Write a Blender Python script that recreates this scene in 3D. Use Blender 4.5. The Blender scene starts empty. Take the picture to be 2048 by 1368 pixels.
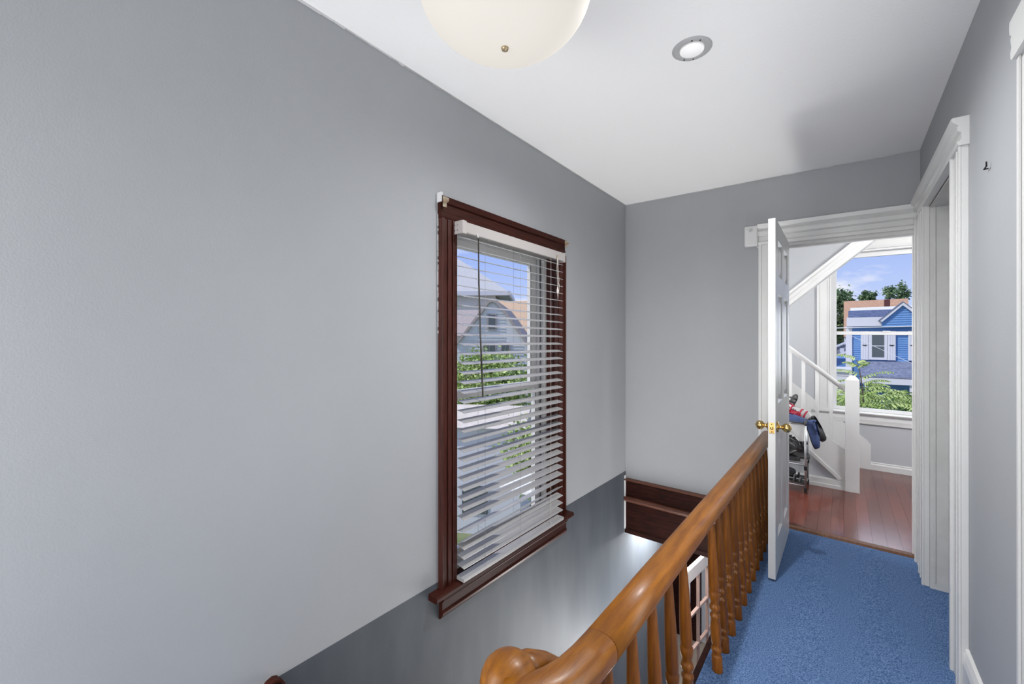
import bpy, bmesh, math, random
from mathutils import Vector, Matrix
random.seed(7)
C = bpy.context.scene
COL = C.collection
PI = math.pi
EYE = 1.346            # camera height above the hall carpet
F_PX = 850.0
YAW = math.atan((1685 - 1024) / F_PX)

# ------------------------------------------------------------------ camera
cd = bpy.data.cameras.new('camera'); cam = bpy.data.objects.new('camera', cd); COL.objects.link(cam)
cam.location = (0, 0, EYE); cam.rotation_euler = (PI / 2, 0, YAW)
cd.sensor_width = 36; cd.lens = F_PX / 2048 * 36; cd.clip_start = .02; cd.clip_end = 500
C.camera = cam

# ------------------------------------------------------------------ world
w = bpy.data.worlds.new('sky'); C.world = w; w.use_nodes = True
nt = w.node_tree; nt.nodes.clear()
def wn(t, **k):
    n = nt.nodes.new(t)
    for a, b in k.items(): setattr(n, a, b)
    return n
tc = wn('ShaderNodeTexCoord'); sep = wn('ShaderNodeSeparateXYZ'); nt.links.new(tc.outputs['Generated'], sep.inputs[0])
ramp = wn('ShaderNodeValToRGB'); nt.links.new(sep.outputs['Z'], ramp.inputs[0])
e = ramp.color_ramp.elements; e[0].position = 0.0; e[0].color = (.62, .72, .95, 1); e[1].position = .6; e[1].color = (.22, .36, .82, 1)
k = e.new(.18); k.color = (.36, .49, .90, 1)
mp = wn('ShaderNodeMapping'); mp.inputs['Scale'].default_value = (1, 1, 2.6); mp.inputs['Location'].default_value = (.0, .35, .2)
nt.links.new(tc.outputs['Generated'], mp.inputs[0])
nz = wn('ShaderNodeTexNoise'); nz.inputs['Scale'].default_value = 5.5; nz.inputs['Detail'].default_value = 7; nz.inputs['Roughness'].default_value = .55
nt.links.new(mp.outputs[0], nz.inputs['Vector'])
cr = wn('ShaderNodeValToRGB'); cr.color_ramp.elements[0].position = .50; cr.color_ramp.elements[1].position = .66
nt.links.new(nz.outputs[0], cr.inputs[0])
mx = wn('ShaderNodeMixRGB'); mx.inputs[2].default_value = (.93, .92, .95, 1)
nt.links.new(cr.outputs[0], mx.inputs[0]); nt.links.new(ramp.outputs[0], mx.inputs[1])
bg = wn('ShaderNodeBackground'); bg.inputs[1].default_value = .66; nt.links.new(mx.outputs[0], bg.inputs[0])
ow = wn('ShaderNodeOutputWorld'); nt.links.new(bg.outputs[0], ow.inputs[0])

# ------------------------------------------------------------------ lights
def sun(rot, s, ang=.01):
    l = bpy.data.lights.new('sun', 'SUN'); l.energy = s; l.angle = ang; l.color = (1, .96, .9)
    o = bpy.data.objects.new('sun', l); COL.objects.link(o); o.rotation_euler = rot
def area(name, loc, aim, sx, sy, power, col=(1, 1, 1)):
    l = bpy.data.lights.new(name, 'AREA'); l.shape = 'RECTANGLE'; l.size = sx; l.size_y = sy; l.energy = power; l.color = col
    o = bpy.data.objects.new(name, l); COL.objects.link(o); o.location = loc
    d = Vector(aim) - Vector(loc); o.rotation_euler = d.to_track_quat('-Z', 'Y').to_euler()
    return o
def point(name, loc, power, r, col):
    l = bpy.data.lights.new(name, 'POINT'); l.energy = power; l.shadow_soft_size = r; l.color = col
    o = bpy.data.objects.new(name, l); COL.objects.link(o); o.location = loc
sun((math.radians(42), 0, math.radians(-38)), 1.85)
area('fill_behind_camera', (-.55, -3.5, 1.45), (-.55, 2, 1.35), 1.7, 2.0, 18.0, (1, .99, .975))  # added fill light behind the viewpoint; the back wall has no window
area('hall_ceiling_fill', (-.45, -1.5, .9), (-.5, 2.6, 2.54), 1.6, .9, 6.5, (1, .99, .97))  # upward fill added to brighten the ceiling, no lamp stands there
area('near_doorway_fill', (.47, 1.26, .95), (-1.5, 1.9, .7), .58, 1.3, 9.5, (1, .99, .975))  # unseen fill set in the nearest doorway to lift the left wall
area('rear_side_fill', (-1.50, -.75, 1.20), (.38, 2.9, .45), .9, 1.4, 33.0, (1, .99, .975))  # fill panel added out of view to brighten right and end walls
area('stairwell_up_fill', (-.70, 2.45, -1.25), (-.62, 2.75, 2.5), .48, 2.1, 17.0, (1, .99, .98))  # hidden upward fill in the stairwell, added for the ceiling
area('lower_landing_fill', (-1.05, 3.25, -1.35), (-.5, 2.3, 2.5), .7, .6, 14.0, (1, .99, .98))  # another added fill below the frame, lifts the far part of the ceiling
area('rear_floor_fill', (-.75, -1.1, .25), (-.45, 3.4, 2.9), 1.3, .7, 6.0, (1, .99, .975))  # low added fill behind the viewpoint, aimed along the ceiling
area('downstairs_light', (-1.30, 4.05, -.40), (-1.40, 3.7, -2), .34, .8, 27.3, (1, .99, .97))
area('bedroom_side_fill', (-1.7, 4.25, 1.3), (.4, 5.3, 1.2), .8, 1.7, 28.8, (1, 1, 1))  # fill added out of sight left of the doorway, brightens the far room
area('bedroom_high_fill', (1.38, 4.05, 2.45), (.35, 5.85, .9), .6, .4, 40.5, (1, .99, .97))  # invented high fill for the window wall, no fitting there
area('bedroom_window_daylight', (.3, 5.79, 1.25), (.2, 3.6, 0), .55, 1.0, 3.0, (.9, .95, 1))
spot = bpy.data.lights.new('recessed_bulb', 'SPOT'); spot.energy = 84; spot.spot_size = math.radians(165); spot.spot_blend = 1; spot.shadow_soft_size = .04
so = bpy.data.objects.new('recessed_bulb', spot); COL.objects.link(so); so.location = (-.49, 1.838, 2.53)

vs = C.view_settings
vs.view_transform = 'Standard'; vs.look = 'None'; vs.gamma = 1; vs.use_curve_mapping = False; vs.exposure = .66

# ------------------------------------------------------------------ materials
def mat(name, col, rough=.6, metal=0, spec=.5, noise=None, bump=None, col2=None, stretch=(1, 1, 1), trans=0, coat=0, ior=1.45, rnd=0, coord='Object', contrast=(.35, .65), emis=None):
    m = bpy.data.materials.new(name); m.use_nodes = True
    t = m.node_tree; b = t.nodes['Principled BSDF']
    b.inputs['Base Color'].default_value = (*col, 1); b.inputs['Roughness'].default_value = rough
    b.inputs['Metallic'].default_value = metal; b.inputs['Specular IOR Level'].default_value = spec
    b.inputs['Transmission Weight'].default_value = trans; b.inputs['Coat Weight'].default_value = coat; b.inputs['IOR'].default_value = ior
    b.inputs['Coat Roughness'].default_value = .25
    if emis:
        b.inputs['Emission Color'].default_value = (*emis[0], 1); b.inputs['Emission Strength'].default_value = emis[1]
    tc = t.nodes.new('ShaderNodeTexCoord'); mp = t.nodes.new('ShaderNodeMapping'); mp.inputs['Scale'].default_value = stretch
    t.links.new(tc.outputs[coord], mp.inputs[0])
    out = None
    if noise:
        n = t.nodes.new('ShaderNodeTexNoise'); n.inputs['Scale'].default_value = noise; n.inputs['Detail'].default_value = 6; n.inputs['Roughness'].default_value = .6
        t.links.new(mp.outputs[0], n.inputs['Vector'])
        r = t.nodes.new('ShaderNodeValToRGB'); r.color_ramp.elements[0].position = contrast[0]; r.color_ramp.elements[1].position = contrast[1]
        r.color_ramp.elements[0].color = (*col, 1); r.color_ramp.elements[1].color = (*(col2 or col), 1)
        t.links.new(n.outputs[0], r.inputs[0]); out = r.outputs[0]
    if rnd:
        oi = t.nodes.new('ShaderNodeObjectInfo'); hs = t.nodes.new('ShaderNodeHueSaturation')
        mr = t.nodes.new('ShaderNodeMapRange'); mr.inputs[3].default_value = 1 - rnd; mr.inputs[4].default_value = 1 + rnd
        t.links.new(oi.outputs['Random'], mr.inputs[0]); t.links.new(mr.outputs[0], hs.inputs['Value'])
        if out: t.links.new(out, hs.inputs['Color'])
        else: hs.inputs['Color'].default_value = (*col, 1)
        out = hs.outputs[0]
    if out: t.links.new(out, b.inputs['Base Color'])
    if bump:
        n = t.nodes.new('ShaderNodeTexNoise'); n.inputs['Scale'].default_value = bump[0]; n.inputs['Detail'].default_value = 3
        t.links.new(mp.outputs[0], n.inputs['Vector'])
        bp = t.nodes.new('ShaderNodeBump'); bp.inputs['Strength'].default_value = bump[1]; bp.inputs['Distance'].default_value = bump[2]
        t.links.new(n.outputs[0], bp.inputs['Height']); t.links.new(bp.outputs[0], b.inputs['Normal'])
    return m

def wall_paint(name, a, b2, lower=None, zline=0):
    """matt paint, faint roller mottling; optional different paint below a straight line"""
    m = mat(name, a, .62, spec=.35, noise=1.3, col2=b2, bump=(240, .14, .003))
    t = m.node_tree; b = t.nodes['Principled BSDF']
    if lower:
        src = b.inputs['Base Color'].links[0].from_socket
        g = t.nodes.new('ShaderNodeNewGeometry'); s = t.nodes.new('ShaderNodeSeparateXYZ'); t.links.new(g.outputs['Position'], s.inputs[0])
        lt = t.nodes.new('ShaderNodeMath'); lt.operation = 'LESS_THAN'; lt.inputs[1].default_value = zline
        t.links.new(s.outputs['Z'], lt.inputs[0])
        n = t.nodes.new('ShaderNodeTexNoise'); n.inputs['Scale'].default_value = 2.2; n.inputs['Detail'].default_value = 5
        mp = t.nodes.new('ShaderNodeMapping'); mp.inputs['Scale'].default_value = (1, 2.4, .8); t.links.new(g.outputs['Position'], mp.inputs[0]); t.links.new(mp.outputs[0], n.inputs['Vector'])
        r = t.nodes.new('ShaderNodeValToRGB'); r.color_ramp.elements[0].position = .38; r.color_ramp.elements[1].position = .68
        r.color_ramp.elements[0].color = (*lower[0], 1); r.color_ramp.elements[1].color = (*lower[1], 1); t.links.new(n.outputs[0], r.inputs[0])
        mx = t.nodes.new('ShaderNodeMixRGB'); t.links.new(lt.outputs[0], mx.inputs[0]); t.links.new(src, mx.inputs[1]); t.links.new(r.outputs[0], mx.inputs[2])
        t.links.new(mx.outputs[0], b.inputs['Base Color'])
    return m

def wood(name, dark, light, rough, scale=9, stretch=(8, .8, 8), coat=.0, rnd=0, bump=.0, spec=.35):
    m = mat(name, dark, rough, spec=spec, noise=scale, col2=light, stretch=stretch, coat=coat, rnd=rnd, contrast=(.32, .7), bump=(60, bump, .002) if bump else None)
    return m

M = {}
M['wall'] = wall_paint('grey_wall_paint', (0.340, 0.351, 0.368), (0.361, 0.372, 0.389))
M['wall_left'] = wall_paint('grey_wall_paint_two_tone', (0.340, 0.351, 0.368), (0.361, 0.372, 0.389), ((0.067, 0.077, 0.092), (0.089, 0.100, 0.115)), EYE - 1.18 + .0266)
M['wall_room'] = wall_paint('pale_grey_room_paint', (0.420, 0.433, 0.454), (0.437, 0.449, 0.470))
M['ceiling'] = mat('white_ceiling_paint', (.91, .905, .895), .75, spec=.2, noise=1.2, col2=(.915, .915, .91), bump=(120, .2, .004))
M['lower'] = mat('white_lower_wall', (0.462, 0.470, 0.487), .6, noise=2, col2=(0.504, 0.512, 0.521))
M['carpet'] = mat('blue_carpet', (0.046, 0.105, 0.244), .95, spec=.1, noise=210, col2=(0.189, 0.298, 0.521), bump=(330, 1.0, .005), contrast=(.40, .62))
M['white'] = mat('white_gloss_trim', (0.605, 0.605, 0.596), .32, noise=3, col2=(0.647, 0.647, 0.638), bump=(25, .12, .003))
M['worn'] = mat('worn_white_trim', (0.504, 0.504, 0.487), .45, noise=6, col2=(0.571, 0.571, 0.563), bump=(30, .3, .004))
M['vinyl'] = mat('white_vinyl', (0.655, 0.655, 0.655), .35)
M['blind'] = mat('white_blind_slat', (0.311, 0.307, 0.315), .36, noise=30, col2=(0.344, 0.340, 0.344), stretch=(6, .6, 6))
M['railwood'] = wood('honey_varnished_rail', (0.139, 0.042, 0.003), (0.269, 0.097, 0.005), .40, 7, (9, 1.0, 9), coat=.12, bump=.25)
M['balwood'] = wood('varnished_baluster_wood', (0.101, 0.029, 0.002), (0.210, 0.069, 0.004), .38, 9, (9, 9, .9), coat=.12, rnd=.25)
M['cherry'] = wood('red_brown_window_wood', (0.030, 0.008, 0.005), (0.076, 0.019, 0.013), .34, 10, (9, 9, .9), coat=.15)
M['cherryh'] = wood('red_brown_window_wood_along', (0.024, 0.007, 0.005), (0.055, 0.014, 0.009), .45, 10, (9, .9, 9), coat=.05, spec=.12)
M['darkwood'] = wood('dark_stained_fascia', (0.008, 0.003, 0.002), (0.034, 0.008, 0.005), .5, 6, (1.2, 9, 9), coat=.05, spec=.12)
M['plank'] = wood('red_laminate_plank', (0.071, 0.015, 0.009), (0.143, 0.038, 0.022), .20, 10, (12, 1.4, 12), rnd=.28, coat=.3)
M['headrail'] = mat('cream_head_rail', (0.420, 0.395, 0.382), .42)
M['brass'] = mat('polished_brass', (.66, .46, .17), .18, 1)
M['chrome'] = mat('brushed_grey_metal', (0.462, 0.470, 0.479), .3, .8)
M['black'] = mat('black_plastic', (.012, .012, .013), .4)
M['leather'] = mat('black_shoe_leather', (.018, .018, .020), .42, noise=30, col2=(.03, .03, .032))
M['greyshoe'] = mat('dark_grey_fabric', (0.063, 0.066, 0.069), .75, noise=40, col2=(0.101, 0.101, 0.105))
M['navy'] = mat('navy_canvas', (0.029, 0.050, 0.134), .7, noise=60, col2=(0.046, 0.076, 0.185))
M['red'] = mat('crimson_fabric', (0.353, 0.010, 0.038), .6, noise=40, col2=(0.437, 0.025, 0.059))
M['rubber'] = mat('pale_rubber_sole', (0.504, 0.504, 0.504), .6)
M['wand'] = mat('dark_wand', (0.029, 0.024, 0.020), .35)
M['cord'] = mat('cream_cord', (0.605, 0.554, 0.504), .7)
M['thin'] = mat('dark_seen_ladder_string', (0.210, 0.210, 0.218), .7)
M['bowl'] = mat('frosted_white_glass', (0.218, 0.210, 0.197), .62, emis=((1, .94, .85), .38))
M['lens'] = mat('frosted_lens', (0.714, 0.714, 0.706), .3, emis=((1, 1, 1), .25))
M['ringgrey'] = mat('grey_ring_paint', (0.43, 0.43, 0.43), .5)
M['dark'] = mat('dark_slot', (.01, .01, .01), .8)
M['rust'] = mat('worn_cream_metal', (0.420, 0.370, 0.286), .5, noise=60, col2=(0.252, 0.168, 0.101))
M['tan'] = mat('tan_lower_floor', (0.378, 0.302, 0.218), .5, noise=4, col2=(0.437, 0.361, 0.269))
M['concrete'] = mat('plaster_chip', (0.630, 0.630, 0.638), .9)
# outside
M['blue'] = mat('blue_siding', (.12, .27, .56), .65, noise=3, col2=(.15, .31, .60))
M['bluein'] = mat('dark_blue_shingles', (.055, .075, .15), .85, noise=9, col2=(.14, .18, .30))
M['porch'] = mat('grey_blue_shingles', (.13, .155, .235), .85, noise=7, col2=(.24, .27, .37))
M['extwhite'] = mat('white_exterior_paint', (.70, .70, .74), .6)
M['brickroof'] = mat('tan_roof_shingles', (.42, .24, .16), .9, noise=8, col2=(.58, .37, .25), stretch=(1, 1, 5))
M['tanroof'] = mat('orange_tan_shingles', (.58, .40, .26), .9, noise=12, col2=(.68, .50, .34))
M['chimney'] = mat('dark_red_brick', (.10, .035, .035), .9, noise=20, col2=(.15, .05, .05))
M['greysiding'] = mat('pale_grey_siding', (.66, .67, .68), .7)
M['greyroof'] = mat('pale_grey_shingles', (.46, .46, .46), .9, noise=14, col2=(.58, .58, .57))
M['brownroof'] = mat('brown_grey_shingles', (.36, .31, .29), .9, noise=14, col2=(.46, .40, .37))
M['winglass'] = mat('dark_house_glass', (.10, .12, .13), .12)
M['bark'] = mat('grey_bark', (.10, .075, .055), .9, noise=20, col2=(.16, .12, .09))
M['leaf'] = mat('green_leaves', (.09, .17, .05), .6, rnd=.1, noise=2.2, col2=(.20, .30, .08))
M['leafdark'] = mat('distant_green_leaves', (.09, .17, .09), .7, noise=1.0, col2=(.22, .31, .13))
M['leafbright'] = mat('yellow_green_leaves', (.22, .34, .07), .5, noise=3, col2=(.58, .68, .27))
M['ground'] = mat('lawn', (.12, .18, .06), .95, noise=.7, col2=(.25, .26, .15))
M['wire'] = mat('overhead_wire', (.05, .05, .05), .6)
M['wirewhite'] = mat('pale_overhead_wire', (.7, .7, .72), .5)
# thin clear glass: fully see-through sheet with a weak reflection
gm = bpy.data.materials.new('window_glass'); gm.use_nodes = True; t = gm.node_tree; t.nodes.clear()
o = t.nodes.new('ShaderNodeOutputMaterial'); a = t.nodes.new('ShaderNodeBsdfTransparent'); g = t.nodes.new('ShaderNodeBsdfGlossy'); x = t.nodes.new('ShaderNodeMixShader')
g.inputs['Roughness'].default_value = .03; x.inputs[0].default_value = .002
t.links.new(a.outputs[0], x.inputs[1]); t.links.new(g.outputs[0], x.inputs[2]); t.links.new(x.outputs[0], o.inputs[0])
M['glass'] = gm

# ------------------------------------------------------------------ builders
OUT = set()            # names of outdoor objects (not part of the leaning house)
class MB:
    def __init__(s): s.v = []; s.f = []; s.sm = []
    def box(s, x0, x1, y0, y1, z0, z1):
        n = len(s.v); s.v += [(x, y, z) for z in (z0, z1) for y in (y0, y1) for x in (x0, x1)]
        s.f += [tuple(n + i for i in q) for q in ((0, 2, 3, 1), (4, 5, 7, 6), (0, 1, 5, 4), (2, 6, 7, 3), (0, 4, 6, 2), (1, 3, 7, 5))]; s.sm += [False] * 6; return s
    def prism(s, poly, ax, lo, hi):
        """poly of (u,v) extruded along axis ax ('x': u=y v=z, 'y': u=x v=z, 'z': u=x v=y)"""
        n = len(s.v); k = len(poly)
        for h in (lo, hi):
            for u, v in poly: s.v.append({'x': (h, u, v), 'y': (u, h, v), 'z': (u, v, h)}[ax])
        s.f.append(tuple(n + i for i in range(k))); s.f.append(tuple(n + k + i for i in reversed(range(k))))
        for i in range(k):
            j = (i + 1) % k; s.f.append((n + i, n + k + i, n + k + j, n + j))
        s.sm += [False] * (k + 2); return s
    def quadv(s, pts):
        n = len(s.v); s.v += [tuple(p) for p in pts]; s.f.append(tuple(range(n, n + len(pts)))); s.sm.append(False); return s
    def tube(s, pts, r, seg=10, caps=True, closed=False):
        pts = [Vector(p) for p in pts]; m = len(pts); rs = r if isinstance(r, (list, tuple)) else [r] * m
        n0 = len(s.v); up = None
        for i, p in enumerate(pts):
            if closed: d = (pts[(i + 1) % m] - pts[i - 1])
            else: d = (pts[min(i + 1, m - 1)] - pts[max(i - 1, 0)])
            d.normalize()
            if up is None:
                up = Vector((0, 0, 1)) if abs(d.z) < .9 else Vector((1, 0, 0))
            a = (up - d * up.dot(d)); 
            if a.length < 1e-5: a = d.orthogonal()
            a.normalize(); up = a; b = d.cross(a)
            for q in range(seg):
                t = 2 * PI * q / seg; s.v.append(tuple(p + (a * math.cos(t) + b * math.sin(t)) * rs[i]))
        R = m if closed else m - 1
        for i in range(R):
            for q in range(seg):
                a0 = n0 + i * seg; b0 = n0 + ((i + 1) % m) * seg; q2 = (q + 1) % seg
                s.f.append((a0 + q, b0 + q, b0 + q2, a0 + q2)); s.sm.append(True)
        if caps and not closed:
            s.f.append(tuple(n0 + q for q in range(seg))); s.f.append(tuple(n0 + (m - 1) * seg + q for q in reversed(range(seg)))); s.sm += [False, False]
        return s
    def lathe(s, prof, c=(0, 0, 0), seg=20, axis='z', dx=0, dy=0, h=1):
        """prof: (radius, height); dx lean over height h"""
        n0 = len(s.v)
        for r, z in prof:
            for q in range(seg):
                t = 2 * PI * q / seg; u, v = r * math.cos(t), r * math.sin(t)
                if axis == 'z': p = (c[0] + u + dx * z / h, c[1] + v + dy * z / h, c[2] + z)
                elif axis == 'x': p = (c[0] + z, c[1] + u, c[2] + v)
                else: p = (c[0] + u, c[1] + z, c[2] + v)
                s.v.append(p)
        for i in range(len(prof) - 1):
            for q in range(seg):
                q2 = (q + 1) % seg; a0 = n0 + i * seg; b0 = a0 + seg
                s.f.append((a0 + q, a0 + q2, b0 + q2, b0 + q)); s.sm.append(True)
        s.f.append(tuple(n0 + q for q in reversed(range(seg)))); s.f.append(tuple(n0 + (len(prof) - 1) * seg + q for q in range(seg))); s.sm += [True, True]
        return s
    def sweep(s, prof, path, fix_up=Vector((0, 0, 1)), scale=None):
        """closed profile (side, up) swept along path"""
        n0 = len(s.v); k = len(prof); m = len(path); path = [Vector(p) for p in path]
        for i, p in enumerate(path):
            d = (path[min(i + 1, m - 1)] - path[max(i - 1, 0)]).normalized()
            side = d.cross(fix_up).normalized(); up = side.cross(d).normalized(); sc = scale[i] if scale else 1
            for u, v in prof: s.v.append(tuple(p + side * u * sc + up * v * sc))
        for i in range(m - 1):
            for q in range(k):
                q2 = (q + 1) % k; a0 = n0 + i * k; b0 = a0 + k
                s.f.append((a0 + q, a0 + q2, b0 + q2, b0 + q)); s.sm.append(True)
        s.f.append(tuple(n0 + q for q in reversed(range(k)))); s.f.append(tuple(n0 + (m - 1) * k + q for q in range(k))); s.sm += [False, False]
        return s
    def build(s, name, m, parent=None, bevel=0, outside=False, fix=True, rot=None):
        me = bpy.data.meshes.new(name); me.from_pydata(s.v, [], s.f); me.update()
        me.polygons.foreach_set('use_smooth', s.sm)
        if fix or bevel:
            bm = bmesh.new(); bm.from_mesh(me)
            if fix: bmesh.ops.recalc_face_normals(bm, faces=bm.faces)
            if bevel:
                bmesh.ops.bevel(bm, geom=[e for e in bm.edges if e.is_manifold and e.calc_face_angle(0) > .6], offset=bevel, segments=2, affect='EDGES', profile=.6, clamp_overlap=True)
            bm.to_mesh(me); bm.free()
        me.materials.append(M[m] if isinstance(m, str) else m)
        o = bpy.data.objects.new(name, me); COL.objects.link(o)
        if parent: o.parent = parent
        if rot is not None: o.rotation_euler = rot
        return o
def B(*a): return MB().box(*a)
def tag(o, label=None, cat=None, group=None, kind=None):
    if label: o['label'] = label
    if cat: o['category'] = cat
    if group: o['group'] = group
    if kind: o['kind'] = kind
    return o
def empty(name, loc=(0, 0, 0), rz=0, **k):
    o = bpy.data.objects.new(name, None); COL.objects.link(o); o.location = loc; o.rotation_euler = (0, 0, rz); o.empty_display_size = .1
    return tag(o, **k)
def st(o, label=None, cat=None): return tag(o, label, cat, kind='structure')

XL, XR, YW, ZC = -1.535, .38, 3.633, 2.546      # wall planes and ceiling height
LOW = -2.86                                     # downstairs floor

# ================================================================== STRUCTURE
# left wall with window opening y 1.50..2.43, z .136..1.915 ; runs down to the first floor
m = MB(); T = .16
m.box(XL - T, XL, -3.7, 1.50, LOW, 2.6); m.box(XL - T, XL, 2.43, 3.8, LOW, 2.6)
m.box(XL - T, XL, 1.50, 2.43, LOW, .125); m.box(XL - T, XL, 1.50, 2.43, 1.925, 2.6); m.box(XL - T, XL, 3.8, 4.80, LOW, -.375)
st(m.build('wall_left', 'wall_left'), 'long grey stairwell wall with a wood framed window', 'wall')
# far wall: doorway x -.33..,.366, z up to 2.05
m = MB(); m.box(XL, -.345, YW, YW + .12, -.375, 2.6); m.box(-.345, XR, YW, YW + .12, 2.055, 2.6); m.box(XR, 1.1, YW, YW + .12, -.0, 2.6)
st(m.build('wall_far', 'wall'), 'grey end wall with the open doorway', 'wall')
# right wall with side doorway y 2.60..3.26
m = MB(); m.box(XR, XR + .12, 1.575, 2.60, 0, 2.6); m.box(XR, XR + .12, 2.60, 3.27, 2.10, 2.6); m.box(XR, XR + .13, 3.27, YW, 0, 2.6)
m.box(XR, XR + .12, -3.7, .95, 0, 2.6); m.box(XR, XR + .12, .95, 1.575, 2.07, 2.6)
st(m.build('wall_right', 'wall'), 'grey right wall between the two white door casings', 'wall')
st(B(XL, XR, -3.7, -3.6, LOW, 2.6).build('wall_back', 'wall'), 'grey wall behind the viewpoint', 'wall')
st(B(XL - T, XR + .12, -3.7, YW, ZC, ZC + .12).build('ceiling', 'ceiling'), 'white hall ceiling', 'ceiling')
# rough paint / plaster edge where wall meets ceiling
m = MB()
for i in range(60):
    y = .2 + i * .058; h = random.uniform(.002, .007)
    m.box(XL, XL + .004, y, y + .058, ZC - h, ZC)
for i in range(36):
    x = XL + i * .053; h = random.uniform(.002, .008)
    m.box(x, x + .053, YW - .004, YW, ZC - h, ZC)
st(m.build('trim_1', 'ringgrey'), 'ragged dark paint line along the ceiling edge', 'trim')
m = MB()
for i in range(20):
    y = .25 + i * .047; h = random.uniform(.003, .008)
    m.prism([(y, ZC), (y + .047, ZC), (y + .047, ZC - random.uniform(.003, .008)), (y, ZC - h)], 'x', XL, XL + .006)
st(m.build('trim_2', 'concrete'), 'chipped white plaster line along the left ceiling edge', 'trim')

# hall floor
FX = -.455
m = MB(); m.box(FX, XR + .14, .55, YW + .03, -.03, 0); m.box(XL, XR + .14, -3.6, .55, -.03, 0)
fl = st(m.build('floor', 'carpet'), 'blue carpet of the hall', 'floor')
B(FX, XR, .55, YW, -.37, -.031).build('floor_slab', 'lower', fl)
B(XL, XR, -3.6, .53, -.37, -.031).build('floor_slab', 'lower', fl)
m = MB(); m.box(FX - .03, FX - .001, .55, YW - .03, -.37, -.02); m.build('fascia', 'darkwood', fl)
m = MB(); m.box(XL, FX, .53, .56, -.37, -.02); m.build('fascia', 'darkwood', fl)
# threshold strip
m = MB(); m.prism([(YW + .0, 0), (YW + .058, 0), (YW + .055, .012), (YW + .012, .012)], 'x', -.345, .366); st(m.build('trim_3', wood('threshold_wood', (.10, .04, .02), (.17, .08, .04), .5)), 'brown wooden threshold strip between carpet and planks', 'trim')

# dark fascia on the far wall, over the stairwell
f = empty('trim_4'); st(f, 'dark stained wooden board band at the foot of the end wall above the stairwell', 'trim')
B(XL + .002, FX - .03, YW - .022, YW, -.375, .104).build('board', 'darkwood', f)
MB().prism([(YW - .022, -.10), (YW - .045, -.085), (YW - .05, -.07), (YW - .04, -.055), (YW - .022, -.05)], 'x', XL + .002, FX - .03).build('moulding', wood('fascia_moulding_wood', (.06, .02, .012), (.13, .05, .03), .3, 6, (1.2, 9, 9), coat=.4), f)
MB().prism([(YW - .022, .085), (YW - .034, .09), (YW - .034, .102), (YW - .001, .108)], 'x', XL + .002, FX - .03).build('cap', wood('fascia_cap_wood', (.07, .025, .015), (.13, .05, .03), .3, 6, (1.2, 9, 9), coat=.4), f)
MB().prism([(YW - .022, -.375), (YW - .03, -.375), (YW - .03, -.34), (YW - .022, -.33)], 'x', XL + .002, FX - .03).build('moulding', 'darkwood', f)
B(XL, XL + .012, YW - .03, YW - .002, -.375, .13).build('caulk', 'concrete', f)

# ---------------- doorway casing (far wall)
def casing_v(mb, x0, x1, z0, z1, y, flip=False):
    """vertical moulded casing on the plane y, relief towards -y"""
    w_ = x1 - x0
    mb.box(x0, x1, y - .018, y, z0, z1)
    mb.box(x0, x0 + .018, y - .026, y - .018, z0, z1); mb.box(x1 - .018, x1, y - .026, y - .018, z0, z1)
    mb.box(x0 + w_ * .36, x0 + w_ * .46, y - .023, y - .018, z0, z1); mb.box(x0 + w_ * .60, x0 + w_ * .70, y - .023, y - .018, z0, z1)
d = empty('trim_5'); st(d, 'white moulded casing around the doorway in the end wall', 'trim')
m = MB(); casing_v(m, -.492, -.345, .0, 2.06, YW); m.build('side_casing', 'white', d, .002)
m = MB(); m.prism([(YW, 2.055), (YW - .028, 2.055), (YW - .030, 2.075), (YW - .020, 2.085), (YW - .020, 2.115), (YW - .034, 2.125), (YW - .036, 2.150), (YW - .024, 2.165), (YW - .040, 2.180), (YW - .046, 2.205), (YW, 2.209)], 'x', -.497, XR)
m.build('head_casing', 'white', d)
B(-.345, -.325, YW + .001, YW + .12, 0, 2.055).build('jamb', 'white', d)
B(.362, .40, YW - .02, YW + .125, 0, 2.055).build('jamb', 'white', d)
B(-.325, .362, YW + .001, YW + .12, 2.038, 2.055).build('jamb_head', 'white', d)
m = MB(); m.box(-.325, -.312, YW + .045, YW + .075, 0, 2.038); m.box(.35, .362, YW + .045, YW + .075, 0, 2.038); m.box(-.312, .35, YW + .045, YW + .075, 2.025, 2.038)
m.build('door_stop', 'white', d)
m = MB()
for k in range(9): m.box(.3595, .362, YW - .012 - .001 * k, YW + .004, .60 + .018 * k + random.uniform(-.004, .004), .612 + .018 * k)
m.build('scuffed_strike', 'dark', d)['label'] = 'dark chipped patch beside the latch'

# ---------------- side doorway in right wall (door_2 closed inside, added to stop light leaking)
d = empty('trim_6'); st(d, 'white moulded casing of the side doorway near the end wall', 'trim')
X = XR
m = MB(); m.box(X - .020, X, 2.344, 2.49, 0, 2.125); m.box(X - .028, X - .020, 2.344, 2.362, 0, 2.125); m.box(X - .030, X - .0, 2.49, 2.515, 0, 2.125); m.box(X - .026, X - .02, 2.40, 2.415, 0, 2.125)
m.build('near_casing', 'white', d, .002)
m = MB(); m.box(X - .022, X, 3.27, 3.60, 0, 2.125); m.box(X - .032, X - .022, 3.27, 3.295, 0, 2.125); m.box(X - .030, X - .022, 3.36, 3.375, 0, 2.125); m.box(X - .030, X - .022, 3.42, 3.435, 0, 2.125); m.box(X-.030, X-.022, 3.58, 3.60, 0, 2.125)
m.build('far_casing', 'white', d, .002)
m = MB(); m.prism([(X, 2.105), (X - .030, 2.105), (X - .034, 2.118), (X - .022, 2.128), (X - .022, 2.155), (X - .032, 2.160), (X - .034, 2.175), (X - .028, 2.182), (X - .045, 2.196), (X - .050, 2.210), (X - .044, 2.214), (X, 2.214)], 'y', 2.335, 3.625)
m.build('head_casing', 'white', d)
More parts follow.
